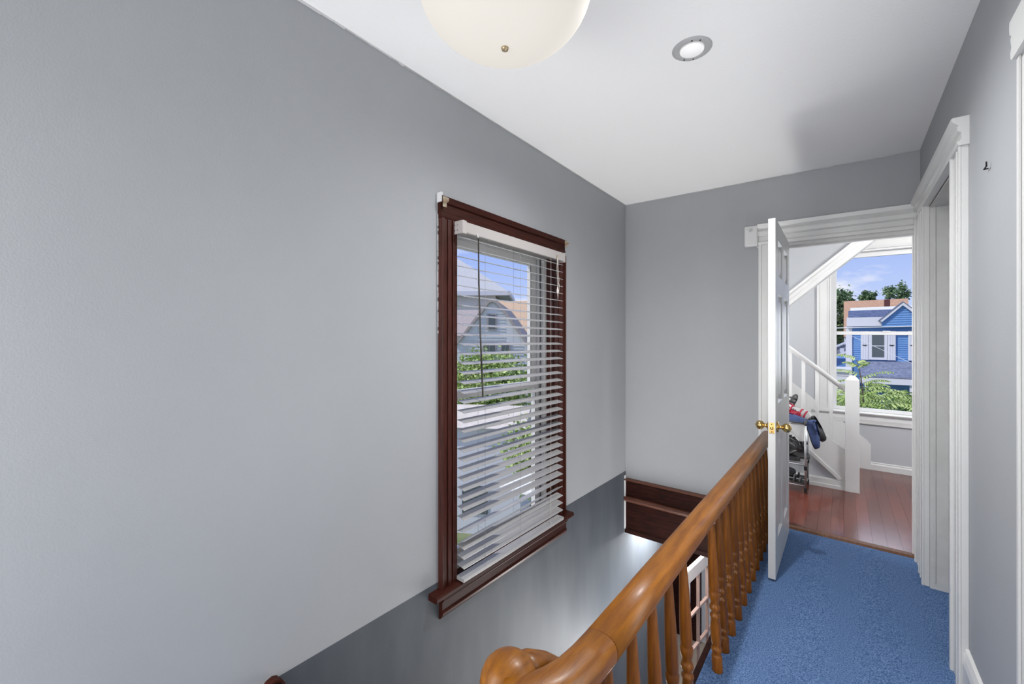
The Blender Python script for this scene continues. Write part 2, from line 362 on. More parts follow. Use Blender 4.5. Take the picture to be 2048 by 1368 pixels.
B(X - .0, X + .122, 3.255, 3.27, 0, 2.105).build('far_jamb', 'worn', d)
m = MB(); m.box(X + .015, X + .022, 3.249, 3.255, 0.04, 2.10); m.box(X + .07, X + .10, 3.241, 3.255, .035, 2.10); m.box(X+.078, X+.092, 3.238, 3.241, .035, 2.10)
m.build('stop_moulding', 'worn', d, .001)
B(X, X + .122, 2.515, 2.60, 0, 2.105).build('near_jamb', 'worn', d)
B(X, X + .122, 2.60, 3.255, 2.09, 2.105).build('jamb_head', 'worn', d)
d = empty('door_2'); st(d, 'unseen closed white door added in the side doorway to block light', 'door')
B(X + .124, X + .16, 2.56, 3.28, .012, 2.11).build('slab', 'worn', d)
B(X + .14, X + .6, 2.5, 3.4, -.03, -.001).build('inner_floor', 'carpet', d)

# nearer casing on right wall (cut by the frame)
d = empty('trim_7'); st(d, 'white casing at the right edge, nearest doorway', 'trim')
m = MB(); m.box(X - .020, X, 1.565, 1.665, 0, 2.083); m.box(X - .026, X - .020, 1.648, 1.665, 0, 2.083); m.box(X - .026, X - .020, 1.565, 1.585, 0, 2.083)
m.build('side_casing', 'white', d, .002)
B(X - .022, X, .86, .955, 0, 2.083).build('side_casing', 'white', d, .002)
m = MB(); m.prism([(1.665, 2.083), (1.674, 2.09), (1.676, 2.105), (1.667, 2.118), (1.672, 2.13), (1.675, 2.14), (1.668, 2.148), (1.682, 2.156), (1.686, 2.172), (1.684, 2.190), (.84, 2.190), (.84, 2.083)], 'x', X - .034, X)
m.build('head_casing', 'white', d)
B(X + .12, X + .16, .95, 1.575, 0, 2.07).build('inner_panel', 'worn', d)

# baseboard right
m = MB(); m.prism([(X, 0), (X - .018, 0), (X - .018, .13), (X - .013, .145), (X - .016, .155), (X - .008, .170), (X - .010, .178), (X, .183)], 'y', 1.665, 2.344)
st(m.build('baseboard_right', 'white'), 'white moulded baseboard on the right wall', 'baseboard')

# ================================================================== LEFT WINDOW (window_1)
wnd = empty('window_1'); st(wnd, 'red-brown wood framed sash window in the stairwell wall', 'window')
def vcas(y0, y1, s):
    m = MB(); m.box(XL, XL + .020, y0, y1, .136, 1.915)
    a, b = (y0, y1) if s > 0 else (y1, y0)
    def r(u0, u1, h): 
        p, q = a + (b - a) * u0, a + (b - a) * u1
        m.box(XL + .019, XL + .019 + h, min(p, q), max(p, q), .136, 1.915)
    r(0, .10, .012); r(.14, .22, .006); r(.40, .62, .007); r(.70, .76, .009); r(.80, 1, .005)
    return m
vcas(1.395, 1.50, 1).build('side_casing', 'cherry', wnd, .002)
vcas(2.43, 2.545, -1).build('side_casing', 'cherry', wnd, .002)
m = MB(); m.prism([(XL, 1.915), (XL + .020, 1.915), (XL + .024, 1.925), (XL + .024, 1.945), (XL + .019, 1.950), (XL + .019, 1.985), (XL + .03, 1.990), (XL + .034, 2.018), (XL + .022, 2.024), (XL, 2.024)], 'y', 1.393, 2.547)
m.build('head_casing', 'cherryh', wnd)
m = MB(); m.prism([(XL - .13, .136), (XL + .052, .136), (XL + .060, .128), (XL + .060, .114), (XL + .052, .106), (XL + .03, .106), (XL, .106), (XL - .13, .106)], 'y', 1.50, 2.43)
m.prism([(XL, .136), (XL + .052, .136), (XL + .060, .128), (XL + .060, .114), (XL + .052, .106), (XL, .106)], 'y', 1.335, 1.50)
m.prism([(XL, .136), (XL + .052, .136), (XL + .060, .128), (XL + .060, .114), (XL + .052, .106), (XL, .106)], 'y', 2.43, 2.60)
m.build('stool', 'cherryh', wnd)
m = MB(); m.prism([(XL, .105), (XL + .034, .105), (XL + .036, .085), (XL + .024, .070), (XL + .024, .035), (XL + .030, .022), (XL + .024, .005), (XL + .010, -.012), (XL, -.016)], 'y', 1.40, 2.555)
m.build('apron', 'cherryh', wnd)
B(XL - .05, XL, 1.50, 1.512, .136, 1.915).build('jamb', 'cherry', wnd)
B(XL - .05, XL, 2.418, 2.43, .136, 1.915).build('jamb', 'cherry', wnd)
B(XL - .05, XL, 1.512, 2.418, 1.903, 1.915).build('jamb', 'cherryh', wnd)
# white vinyl frame and sashes
m = MB(); XF0, XF1 = XL - .16, XL - .05
for y0, y1 in ((1.50, 1.535), (2.395, 2.43)): m.box(XF0, XF1, y0, y1, .136, 1.915)
m.box(XF0, XF1, 1.535, 2.395, 1.875, 1.915); m.box(XF0, XF1, 1.535, 2.395, .136, .165)
m.box(XF1 - .03, XF1 - .015, 1.535, 1.547, .165, 1.875); m.box(XF1 - .03, XF1 - .015, 2.383, 2.395, .165, 1.875)
m.build('vinyl_frame', 'vinyl', wnd, .002)
def sash(name, x0, x1, z0, z1, bot, top, y0=1.548, y1=2.382):
    m = MB(); m.box(x0, x1, y0, y0 + .045, z0, z1); m.box(x0, x1, y1 - .062, y1, z0, z1); m.box(x0, x1, y0 + .045, y1 - .062, z0, z0 + bot); m.box(x0, x1, y0 + .045, y1 - .062, z1 - top, z1)
    s = m.build(name, 'vinyl', wnd, .002)
    g = B((x0 + x1) / 2 - .002, (x0 + x1) / 2 + .002, y0 + .045, y1 - .062, z0 + bot, z1 - top).build('glass', 'glass', s)
    B(x1, x1 + .001, y1 - .066, y1 - .060, z0 + bot, z1 - top).build('gasket', 'greyshoe', s)
sash('upper_sash', XF0 + .02, XF0 + .05, 1.02, 1.875, .035, .045)
sash('lower_sash', XF0 + .058, XF0 + .088, .165, 1.055, .06, .04)
m = MB(); m.box(XF1 - .012, XF1 - .004, 2.352, 2.362, .165, 1.875); m.build('track_shadow_gap', 'greyshoe', wnd)
# little curtain rod brackets on the head casing corners
for y, s in ((1.405, 1), (2.530, -1)):
    b = empty('rod_bracket', (XL + .034, y, 1.985)); tag(b, 'cream paint-chipped curtain rod bracket at the %s corner of the window head' % ('left' if s > 0 else 'right'), 'bracket', 'curtain rod brackets')
    B(0, .004, -.011, .011, -.02, .03).build('plate', 'rust', b, .001)
    MB().prism([(0.004, .02), (.022, .02), (.026, .012), (.022, .004), (.004, -.002)], 'y', -.006, .006).build('hook', 'rust', b)

m = MB(); z = 1.36
while z < 2.03:
    h = random.uniform(.015, .05); m.box(XL, XL + .0025, 1.395 - random.uniform(.001, .005), 1.395, z, z + h * random.uniform(.4, 1)); z += h
m.box(XL, XL + .03, 1.388, 1.398, 1.99, 2.035); m.build('caulk', 'concrete', wnd)
# ---------------- blind
bl = empty('window_blind', (-1.488, 1.97, 1.85)); tag(bl, 'white wood-slat venetian blind hanging in front of the stairwell window', 'blind')
ox, oy, oz = bl.location
XB, XFt = -1.512, -1.464
hr = B(-1.514 - ox, -1.456 - ox, 1.482 - oy, 2.442 - oy, 1.857 - oz, 1.910 - oz).build('head_rail', 'headrail', bl, .004)
m = MB(); m.box(-1.517 - ox, -1.452 - ox, 1.478 - oy, 1.484 - oy, 1.850 - oz, 1.913 - oz); m.box(-1.456 - ox, -1.451 - ox, 1.480 - oy, 1.505 - oy, 1.850 - oz, 1.913 - oz); pl = m.build('end_bracket', 'headrail', bl, .001)
for a in (-1.505, -1.488):
    for b in (1.868, 1.893): MB().lathe([(.0022, 0), (.0022, .002)], (a - ox, 1.4765 - oy, b - oz), 8, 'y').build('screw_hole', 'dark', pl)
m = MB(); m.box(-1.517 - ox, -1.452 - ox, 2.440 - oy, 2.446 - oy, 1.850 - oz, 1.913 - oz); m.build('end_bracket', 'headrail', bl, .001)
def slat_mesh(tilt, droop=0, y0=1.500, y1=2.435):
    """slightly crowned slat 48 mm deep; tilt lowers the room edge"""
    m = MB(); ct, stt = math.cos(tilt), math.sin(tilt); n = 4; th = .0028
    rows = []
    for yy, dr in ((y0, -droop), (y1, 0)):
        top = []; bot = []
        for i in range(n + 1):
            u = -.024 + .048 * i / n; c = .0012 * (1 - (u / .024) ** 2)
            for L, off in ((top, c + th / 2), (bot, c - th / 2)):
                L.append((u * ct + off * stt, yy - (y0 + y1) / 2, off * ct - u * stt + dr))
        rows.append(top + bot[::-1])
    k = len(rows[0]); m.v = rows[0] + rows[1]
    m.f = [tuple(range(k)), tuple(reversed(range(k, 2 * k)))] + [(i, k + i, k + (i + 1) % k, (i + 1) % k) for i in range(k)]; m.sm = [False] * (k + 2)
    return m
TILT = math.radians(12.5)
s0 = slat_mesh(TILT).build('slat', 'blind', bl)
ztop = 1.836; pitch = .0478
crooked = {30: (-.12, .018), 31: (-.42, .024)}
yc = (1.500 + 2.435) / 2
for k in range(35):
    if k in crooked:
        o = slat_mesh(*crooked[k]).build('slat', 'blind', bl); o['label'] = 'crooked slat'
    elif k == 0: o = s0
    else: o = s0.copy(); COL.objects.link(o); o.parent = bl
    o.location = (-1.488 - ox, yc - oy + random.uniform(-.001, .001), ztop - k * pitch - oz)
    if k == 30: o.location.z += .001
m = MB(); m.box(-.025, .025, -.472, .472, -.0095, .0095); br = m.build('bottom_rail', 'blind', bl, .002); br.location = (-1.486 - ox, yc - oy, .152 - oz); br.rotation_euler = (0, .06, 0)
for y in (1.655, 1.96, 2.284):
    m = MB()
    for xx in (XB - .001, XFt + .001): m.tube([(xx - ox, y - oy, 1.857 - oz), (xx - ox, y - oy, .16 - oz)], .0007, 5)
    for k in range(35): m.tube([(XB - ox, y - oy, ztop - k * pitch - oz + .002), (XFt - ox, y - oy, ztop - k * pitch - oz - .009)], .0005, 4)
    m.build('ladder_cord', 'thin' if y < 2.2 else 'cord', bl)
m = MB(); m.tube([(-1.447 - ox, 1.585 - oy, 1.845 - oz), (-1.446 - ox, 1.588 - oy, 1.62 - oz), (-1.447 - ox, 1.600 - oy, 1.35 - oz), (-1.449 - ox, 1.622 - oy, 1.04 - oz)], [.0036, .004, .0044, .005], 6)
wd = m.build('tilt_wand', 'wand', bl); wd['label'] = 'dark tilt wand'
m = MB(); m.tube([(-1.452 - ox, 1.583 - oy, 1.866 - oz), (-1.448 - ox, 1.581 - oy, 1.858 - oz), (-1.447 - ox, 1.585 - oy, 1.842 - oz)], .0025, 6); m.build('wand_hook', 'vinyl', bl)
m = MB(); y = 2.345
m.box(-1.454 - ox, -1.449 - ox, y - .008 - oy, y + .006 - oy, 1.866 - oz, 1.882 - oz); m.build('cord_lock', 'rust', bl)
m = MB()
for a, b in ((-.012, -.006), (.004, .012), (.0, .016)):
    m.tube([(-1.45 - ox, y + a * .3 - oy, 1.865 - oz), (-1.449 - ox, y + a - oy, 1.80 - oz), (-1.449 - ox, y + b - oy, 1.72 - oz), (-1.449 - ox, y - oy, 1.665 - oz)], .0013, 6)
m.tube([(-1.449 - ox, y - oy, 1.665 - oz), (-1.448 - ox, y + .014 - oy, 1.64 - oz), (-1.449 - ox, y + .016 - oy, 1.70 - oz)], .0013, 6)
m.build('pull_cord', 'cord', bl)
m = MB(); m.lathe([(.002, .0), (.007, .008), (.008, .022), (.004, .04), (.002, .05)], (-1.449 - ox, y - .002 - oy, 1.63 - oz), 10)
m.tube([(-1.449 - ox, y - oy, 1.63 - oz), (-1.449 - ox, y + .002 - oy, 1.595 - oz)], [.003, .001], 6); m.build('tassel', 'cord', bl)

# ================================================================== OPEN DOOR (door_1)
DX0, DX1, DY0, DY1, DZ1 = -.331, -.295, 2.775, 3.54, 2.034
dr = empty('door_1', (-.313, DY1, 0)); st(dr, 'white six-panel door standing open into the hall', 'door')
ox, oy = -.313, DY1
def db(x0, x1, y0, y1, z0, z1): return B(x0 - ox, x1 - ox, y0 - oy, y1 - oy, z0, z1)
cols = [(DY0 + .11, DY0 + .335), (DY0 + .43, DY0 + .655)]
rows = [(.21, .78), (.985, 1.62), (1.725, 1.93)]
m = MB()
def addb(x0, x1, y0, y1, z0, z1): m.box(x0 - ox, x1 - ox, y0 - oy, y1 - oy, z0, z1)
addb(DX0, DX1, DY0, cols[0][0], .012, DZ1); addb(DX0, DX1, cols[0][1], cols[1][0], .012, DZ1); addb(DX0, DX1, cols[1][1], DY1, .012, DZ1)
m.build('stile', 'white', dr, .0015)
m = MB(); zs = [(.012, .21), (.78, .985), (1.62, 1.725), (1.93, DZ1)]
for c0, c1 in cols:
    for z0, z1 in zs: addb(DX0, DX1, c0, c1, z0, z1)
m.build('rail', 'white', dr)
for c0, c1 in cols:
    for z0, z1 in rows:
        m = MB(); addb(DX0 + .0145, DX1 - .0145, c0, c1, z0, z1)
        for sx, xf in ((1, DX1), (-1, DX0)):   # raised field with sloping shoulders
            xi = xf - sx * .0145 - ox; xo = xf - sx * .003 - ox; a = .012; b = .045
            o_ = [(xi, c0 + a - oy, z0 + a), (xi, c1 - a - oy, z0 + a), (xi, c1 - a - oy, z1 - a), (xi, c0 + a - oy, z1 - a)]
            i_ = [(xo, c0 + b - oy, z0 + b), (xo, c1 - b - oy, z0 + b), (xo, c1 - b - oy, z1 - b), (xo, c0 + b - oy, z1 - b)]
            m.quadv(i_)
            for q in range(4): m.quadv([o_[q], o_[(q + 1) % 4], i_[(q + 1) % 4], i_[q]])
            # sticking bevel around the panel
            e0 = [(xf - ox, c0 - oy, z0), (xf - ox, c1 - oy, z0), (xf - ox, c1 - oy, z1), (xf - ox, c0 - oy, z1)]
            for q in range(4): m.quadv([e0[q], e0[(q + 1) % 4], o_[(q + 1) % 4], o_[q]])
        m.build('panel', 'white', dr, fix=False)
zk = .858
for sx, xf in ((1, DX1), (-1, DX0)):
    prof = [(.030, 0), (.031, .003), (.027, .008), (.014, .011), (.011, .016), (.011, .024), (.016, .030), (.023, .036), (.026, .046), (.025, .056), (.020, .064), (.010, .067), (.004, .068)]
    pr = [(r, sx * z) for r, z in prof]
    kn = MB().lathe(pr, (xf - ox, DY0 + .062 - oy, zk), 20, 'x').build('knob', 'brass', dr)
    MB().lathe([(.007, sx * .068), (.006, sx * .071)], (xf - ox, DY0 + .062 - oy, zk), 10, 'x').build('turn_button', 'brass', kn)
lp = db(-.3265, -.2995, DY0 - .002, DY0 + .001, zk - .030, zk + .030).build('latch_plate', 'brass', dr, .001)
MB().lathe([(.008, 0), (.008, -.010), (.004, -.012)], (0, DY0 - .002 - oy, zk), 12, 'y').build('latch_bolt', 'brass', lp)
for z in (zk - .022, zk + .022): MB().lathe([(.003, 0), (.003, -.001)], (0, DY0 - .002 - oy, z), 8, 'y').build('screw', 'dark', lp)
for z in (.25, 1.02, 1.80):
    m = MB(); m.tube([(-.022, .004, z - .045), (-.022, .004, z + .045)], .006, 10); m.build('hinge', 'white', dr)

# ================================================================== STAIR RAILING
rl = empty('stair_railing', (-.43, .86, 0)); tag(rl, 'honey varnished wooden balustrade with rounded handrail beside the blue carpet', 'railing')
ox, oy = -.43, .86
prof = []
for i in range(28):
    t = 2 * PI * i / 28; u, v = math.cos(t), math.sin(t)
    pu = .041 * (abs(u) ** .85) * (1 if u > 0 else -1); pv = .035 * (abs(v) ** .8) * (1 if v > 0 else -1)
    if v < -.55: pu *= .78
    prof.append((pu, pv))
def P(l): return [(x - ox, y - oy, z) for x, y, z in l]
zr0 = .660
m = MB().sweep(prof, P([(-.425, .868, zr0), (-.426, 1.2, zr0), (-.428, 2.0, zr0 - .003), (-.430, 2.8, zr0 - .006), (-.432, YW - .004, zr0 - .008)])); m.build('handrail', 'railwood', rl)
# near piece: comes towards the viewer then swings left into the round knob
cv = [(-.425, .8665, zr0), (-.426, .80, zr0 + .001), (-.430, .745, zr0 + .002), (-.440, .700, zr0 + .003), (-.458, .662, zr0 + .003), (-.482, .640, zr0 + .003), (-.508, .630, zr0 + .002)]
m = MB().sweep(prof, P(cv), scale=[1, 1, 1.02, 1.04, 1.02, .96, .9]); m.build('handrail_easing', 'railwood', rl)
kp = [(0.004, .052), (.022, .050), (.038, .043), (.050, .031), (.057, .014), (.060, -.006), (.060, -.034), (.055, -.046), (.045, -.052), (.034, -.056)]
MB().lathe([(r, z) for r, z in kp[::-1]], (-.530 - ox, .672 - oy, zr0 - .006), 32).build('rail_knob', 'railwood', rl)
# newel post under the knob
MB().lathe([(.030, -.02), (.030, .02), (.042, .05), (.045, .12), (.030, .14), (.026, .16), (.034, .18), (.030, .30), (.024, .52), (.034, .55), (.030, .565), (.040, .60)], (-.530 - ox, .672 - oy, 0), 20).build('newel_post', 'balwood', rl)
# descending rail of the flight below
m = MB().sweep(prof, P([(-.530, .70, zr0 - .002), (-.529, .745, zr0 - .020), (-.528, .80, zr0 - .055), (-.528, .90, zr0 - .14), (-.528, 3.2, zr0 - .14 - 2.3 * .86)]), scale=[.82, .85, .85, .85, .85]); m.build('handrail', 'railwood', rl)
H = .632
bp = [(.0195, 0), (.0205, .004), (.0205, .060), (.018, .066), (.0150, .072), (.0195, .080), (.0215, .088), (.0195, .096), (.0150, .102), (.0170, .110), (.0200, .128), (.0208, .155), (.0190, .190), (.0165, .212), (.0200, .219), (.0200, .226), (.0135, .232), (.0135, .240),
      (.0195, .248), (.0210, .256), (.0180, .266), (.0135, .272), (.0170, .282), (.0205, .300), (.0210, .316), (.0175, .322), (.0195, .328), (.0200, .350), (.0190, .42), (.0165, .50), (.0135, .57), (.0115, .61), (.0115, H)]
b0 = MB().lathe(bp, (0, 0, 0), 16, dx=-.026, h=H).build('baluster', 'balwood', rl)
ys = [.905, 1.048, 1.195, 1.335, 1.485] + [1.88 + .140 * k for k in range(12)]
for i, y in enumerate(ys):
    o = b0 if i == 0 else b0.copy()
    if i: COL.objects.link(o); o.parent = rl
    o.location = (-.402 - ox + random.uniform(-.002, .002), y - oy + random.uniform(-.003, .003), 0)
    if i in (3, 8, 12): o.rotation_euler = (random.uniform(-.012, .012), 0, 0)

# skirt / landing board end on left wall
d = empty('baseboard_left'); st(d, 'dark stained skirting board end at the bottom of the left wall', 'baseboard')
MB().prism([(-1.4, 0), (.52, 0), (.52, .02), (.668, .02), (.668, .148), (.655, .163), (.640, .170), (.625, .166), (.60, .148), (-1.4, .148)], 'x', XL, XL + .022).build('board', 'darkwood', d)
MB().prism([(.50, .148), (.60, .148), (.625, .168), (.640, .173), (.655, .166), (.672, .148), (.672, .155), (.655, .176), (.640, .181), (.622, .176), (.60, .156), (.50, .156)], 'x', XL, XL + .03).build('cap_moulding', 'cherryh', d)

# ---------------- flight going down (below the hall)
sc = empty('staircase', (-1.0, .56, -.2)); tag(sc, 'dark wooden stair flight descending below the hall balustrade', 'staircase')
N = 14; rise = -LOW / N; go = .225
for i in range(N - 1):
    z = -(i + 1) * rise; y = .56 + i * go
    o = B(-1.530 + 1.0, -.50 + 1.0, y - .56 - .02, y + go - .56 + .02, z + .2 - .03, z + .2).build('tread', 'darkwood', sc, .004)
    B(-1.530 + 1.0, -.50 + 1.0, y + go - .56, y + go - .56 + .015, z + .2 - rise, z + .2 - .03).build('riser', 'lower', sc)
ya, yb = .56, .56 + N * go
MB().prism([(0, .0), (0, -.24), (N * go, LOW + .2 + .0), (N * go, LOW + .2 + .24)], 'x', .50, .53).build('stringer', 'darkwood', sc)

# ---------------- first floor seen down the stairwell
m = MB(); m.box(-4.2, 1.2, -1.6, 6.4, LOW - .1, LOW); st(m.build('floor', 'tan'), 'tan floor downstairs', 'floor')
B(-3.2, 1.2, 6.3, 6.42, LOW, -.375).build('wall_far', 'lower'); st(bpy.data.objects['wall_far.001'], 'white downstairs wall behind the glass door', 'wall')
st(B(-.44, -.32, .6, 3.2, LOW, -.38).build('wall_right', 'lower'), 'pale wall under the hall floor', 'wall')
st(B(-3.2, 1.2, YW + .13, 6.4, -.375, -.34).build('ceiling', 'ceiling'), 'white downstairs ceiling beyond the stairwell', 'ceiling')
st(B(XL - 1.6, XL - .02, 4.80, 4.90, LOW, -.375).build('wall_left', 'lower'), 'return of the downstairs wall', 'wall')
# opening between wall end and glass door, its shade made as a dark slab
d = empty('door_3', (-2.1, 6.28, LOW)); st(d, 'dark door slab put in for the shaded opening downstairs beyond the stairwell', 'door')
B(-.5, .55, -.02, 0.015, 0, 2.1).build('slab', 'darkwood', d)
m = MB(); m.box(-.5, -.42, -.03, -.02, 0, 2.1); m.box(.47, .55, -.03, -.02, 0, 2.1); m.box(-.42, .47, -.03, -.02, 1.98, 2.1); m.box(-.42, .47, -.03, -.02, 0, .2); m.box(-.42, .47, -.03, -.02, .9, 1.05); m.build('raised_frame', 'darkwood', d)
# glazed french door leaf, open
fd = empty('door_4', (-1.145, 4.10, LOW)); st(fd, 'white french door with dark-edged glass panes seen down the stairwell', 'door')
fd.rotation_euler = (0, 0, -math.atan2(.095, .80))
Wd, Hd = .86, 2.06; cw = [.055 + i * (Wd - .16) / 3 for i in range(4)]; chh = [.24 + i * (Hd - .36) / 5 for i in range(6)]
m = MB(); m.box(-.018, .018, 0, .055, 0, Hd); m.box(-.018, .018, Wd - .105, Wd, 0, Hd); m.box(-.018, .018, .055, Wd - .105, 0, .24); m.box(-.018, .018, .055, Wd - .105, Hd - .12, Hd)
m.build('door_frame', mat('pinkish_white_door_paint', (.56, .50, .47), .4), fd, .002)
m = MB()
for y in cw[1:-1]: m.box(-.014, .014, y - .011, y + .011, .24, Hd - .12)
for z in chh[1:-1]: m.box(-.014, .014, .055, Wd - .105, z - .011, z + .011)
m.build('muntin', mat('muntin_brown_white', (.30, .20, .17), .4), fd, .003)
for i in range(3):
    for j in range(5):
        B(-.002, .002, cw[i] + .011, cw[i + 1] - .011, chh[j] + .011, chh[j + 1] - .011).build('pane', 'glass', fd)

# ================================================================== FAR ROOM
Y2, YN = 5.847, 4.874
m = MB()   # window wall, window x -.10..62, z .60..2.40
m.box(-2.6, -.10, Y2, Y2 + .15, 0, 2.6); m.box(.70, 1.9, Y2, Y2 + .15, 0, 2.6); m.box(-.10, .70, Y2, Y2 + .15, 0, .585); m.box(-.10, .70, Y2, Y2 + .15, 2.33, 2.6)
st(m.build('wall_far', 'wall_room'), 'pale grey wall around the far room window', 'wall')
st(B(1.8, 1.9, YW + .12, Y2, 0, 2.6).build('wall_right', 'wall_room'), 'right wall of the far room', 'wall')
st(B(-2.6, -2.5, YW + .12, Y2, 0, 2.6).build('wall_left', 'wall_room'), 'left wall of the far room', 'wall')
st(B(-2.6, 1.9, YW, Y2 + .1, ZC, ZC + .1).build('ceiling', 'ceiling'), 'ceiling of the far room', 'ceiling')
fr = empty('floor', (0, YW + .06, 0)); st(fr, 'reddish laminate plank floor of the far room', 'floor')
fr.name = 'floor_planks'; fr.name = 'floor.002'
B(-2.5, 1.8, 0, Y2 - YW - .06, -.03, .003).build('underlay', 'dark', fr)
pm = {}
wdt = .076
i = 0; xx = -.98
while xx < .88:
    yy = -random.uniform(0, .35)
    while yy < Y2 - YW - .06:
        ln = random.choice([.30, .36, .42, .48]); a = max(0, yy); b = min(Y2 - YW - .06, yy + ln)
        if b - a > .03: B(xx + .0004, xx + wdt - .0004, a + .0004, b - .0004, .003, .011).build('plank', 'plank', fr)
        yy += ln
    xx += wdt
m = MB(); m.box(-2.5, -.98, 0, Y2 - YW - .06, .003, .011); m.box(xx, 1.8, 0, Y2 - YW - .06, .003, .011)
o = m.build('outer_planks', 'plank', fr)
ZF = .011
m = MB()
for a, b in ((.236, 1.8), (-2.5, .235)): m.prism([(Y2, ZF), (Y2 - .016, ZF), (Y2 - .016, .065), (Y2 - .010, .078), (Y2 - .012, .086), (Y2, .092)], 'x', a, b)
st(m.build('baseboard_far', 'white'), 'white baseboard under the far window', 'baseboard')

# window_2
wn2 = empty('window_2', (.25, Y2, 1.4)); st(wn2, 'white double-hung window of the far room with a view of a blue house', 'window')
ox, oy, oz = wn2.location
def wb(m, x0, x1, y0, y1, z0, z1): m.box(x0 - ox, x1 - ox, y0 - oy, y1 - oy, z0 - oz, z1 - oz)
m = MB(); wb(m, -.225, -.10, Y2 - .02, Y2, .60, 2.36); wb(m, -.225, -.205, Y2 - .028, Y2 - .02, .60, 2.36); wb(m, -.13, -.118, Y2 - .026, Y2 - .02, .60, 2.36); wb(m, -.112, -.10, Y2 - .026, Y2 - .02, .60, 2.36); m.build('side_casing', 'white', wn2, .002)
m = MB(); wb(m, .70, .82, Y2 - .02, Y2, .60, 2.36); m.build('side_casing', 'white', wn2, .002)
m = MB(); m.prism([(0, 2.33 - oz), (-.02, 2.33 - oz), (-.025, 2.345 - oz), (-.02, 2.36 - oz), (-.02, 2.42 - oz), (-.03, 2.43 - oz), (-.034, 2.46 - oz), (-.045, 2.475 - oz), (-.045, 2.49 - oz), (0, 2.49 - oz)], 'x', -.24 - ox, .84 - ox); m.build('head_casing', 'white', wn2)
m = MB(); m.prism([(.12, .61 - oz), (-.045, .607 - oz), (-.052, .598 - oz), (-.045, .585 - oz), (-.02, .578 - oz), (-.024, .53 - oz), (-.018, .485 - oz), (0, .48 - oz), (0, .585 - oz), (.12, .585 - oz)], 'x', -.10 - ox, .70 - ox)
m.box(-.255 - ox, -.10 - ox, -.045, 0, .583 - oz, .607 - oz); m.box(.70 - ox, .85 - ox, -.045, 0, .583 - oz, .607 - oz); m.box(-.225 - ox, .82 - ox, -.02, 0, .49 - oz, .583 - oz)
m.build('sill', 'white', wn2)
m = MB(); wb(m, -.10, -.078, Y2, Y2 + .14, .61, 2.33); wb(m, .678, .70, Y2, Y2 + .14, .61, 2.33); wb(m, -.078, .678, Y2, Y2 + .14, 2.31, 2.33); m.build('vinyl_frame', 'vinyl', wn2, .001)
def sash2(name, y0, z0, z1, bot, top):
    m = MB(); wb(m, -.078, -.052, y0, y0 + .03, z0, z1); wb(m, .650, .678, y0, y0 + .03, z0, z1); wb(m, -.052, .650, y0, y0 + .03, z0, z0 + bot); wb(m, -.052, .650, y0, y0 + .03, z1 - top, z1)
    s = m.build(name, 'vinyl', wn2, .002); m = MB(); wb(m, -.052, .650, y0 + .013, y0 + .017, z0 + bot, z1 - top); m.build('glass', 'glass', s); return s
sash2('upper_sash', Y2 + .075, 1.425, 2.31, .036, .05)
s = sash2('lower_sash', Y2 + .035, .61, 1.462, .035, .037)
m = MB(); wb(m, .33, .39, Y2 + .028, Y2 + .04, 1.455, 1.468); m.build('sash_lock', 'vinyl', s)

# sloping opening trim with closed wall above it
m = MB(); pts = [(-.62, 1.66), (.60, 2.546), (-.62, 2.546)]
bx0, bz0 = -.65, 1.346 + .34 - (.65 - .411) * .877
def bz(x): return 1.346 + .34 + (x + .411) * .877
m.prism([(-.65, bz(-.65) + .10), (.375, bz(.375) + .10), (.70, 2.546), (-.65, 2.546)], 'y', YN + .01, YN + .10)
st(m.build('wall_partition', 'wall'), 'grey wall above the sloping white board over the attic stair', 'wall').name = 'wall_stair'
m = MB(); m.prism([(-.65, bz(-.65)), (.52, bz(.52)), (.52, bz(.52) + .125), (-.65, bz(-.65) + .125)], 'y', YN - .012, YN + .115)
m.prism([(-.65, bz(-.65) + .104), (.52, bz(.52) + .104), (.52, bz(.52) + .132), (-.65, bz(-.65) + .132)], 'y', YN - .024, YN - .011)
m.prism([(-.65, bz(-.65) + .0), (.52, bz(.52) + .0), (.52, bz(.52) + .016), (-.65, bz(-.65) + .016)], 'y', YN - .018, YN - .011)
m.prism([(-.65, bz(-.65) + .05), (.52, bz(.52) + .05), (.52, bz(.52) + .058), (-.65, bz(-.65) + .058)], 'y', YN - .016, YN - .011)
st(m.build('trim_8', 'white'), 'white moulded board sloping up to the right across the far room', 'trim')

# attic stair
stt = empty('staircase', (.07, YN, ZF)); tag(stt, 'white painted stair climbing left behind a square newel post in the far room', 'staircase')
ox, oy = .07, YN
m = MB(); m.box(-.051, .049, -.045, .055, 0, .995); m.build('newel_post', 'white', stt, .003)
n = MB(); n.v = [(-.051, -.045, .995), (.049, -.045, .995), (.049, .055, .995), (-.051, .055, .995), (-.018, -.012, 1.035), (.016, -.012, 1.035), (.016, .022, 1.035), (-.018, .022, 1.035)]
n.f = [(4, 5, 6, 7), (0, 1, 5, 4), (1, 2, 6, 5), (2, 3, 7, 6), (3, 0, 4, 7)]; n.sm = [False] * 5; n.build('newel_cap', 'white', stt)
SL = .86
def sx(x): return x - ox
hz = lambda x: .905 - (x - .02) * SL     # hand rail centre height above floor
m = MB(); m.tube([(sx(.03), .005, hz(.03)), (sx(-1.1), .005, hz(-1.1))], .021, 12); m.build('handrail', 'white', stt)
sb = lambda x: .355 - (x - .021) * SL    # stringer top
m = MB(); m.prism([(sx(.02), .0), (sx(-.02), .0), (sx(-.03), .086), (sx(-1.15), .086 + 1.12 * .94), (sx(-1.15), sb(-1.15)), (sx(.02), sb(.02))], 'y', -.012, .018); m.build('stringer', 'white', stt)
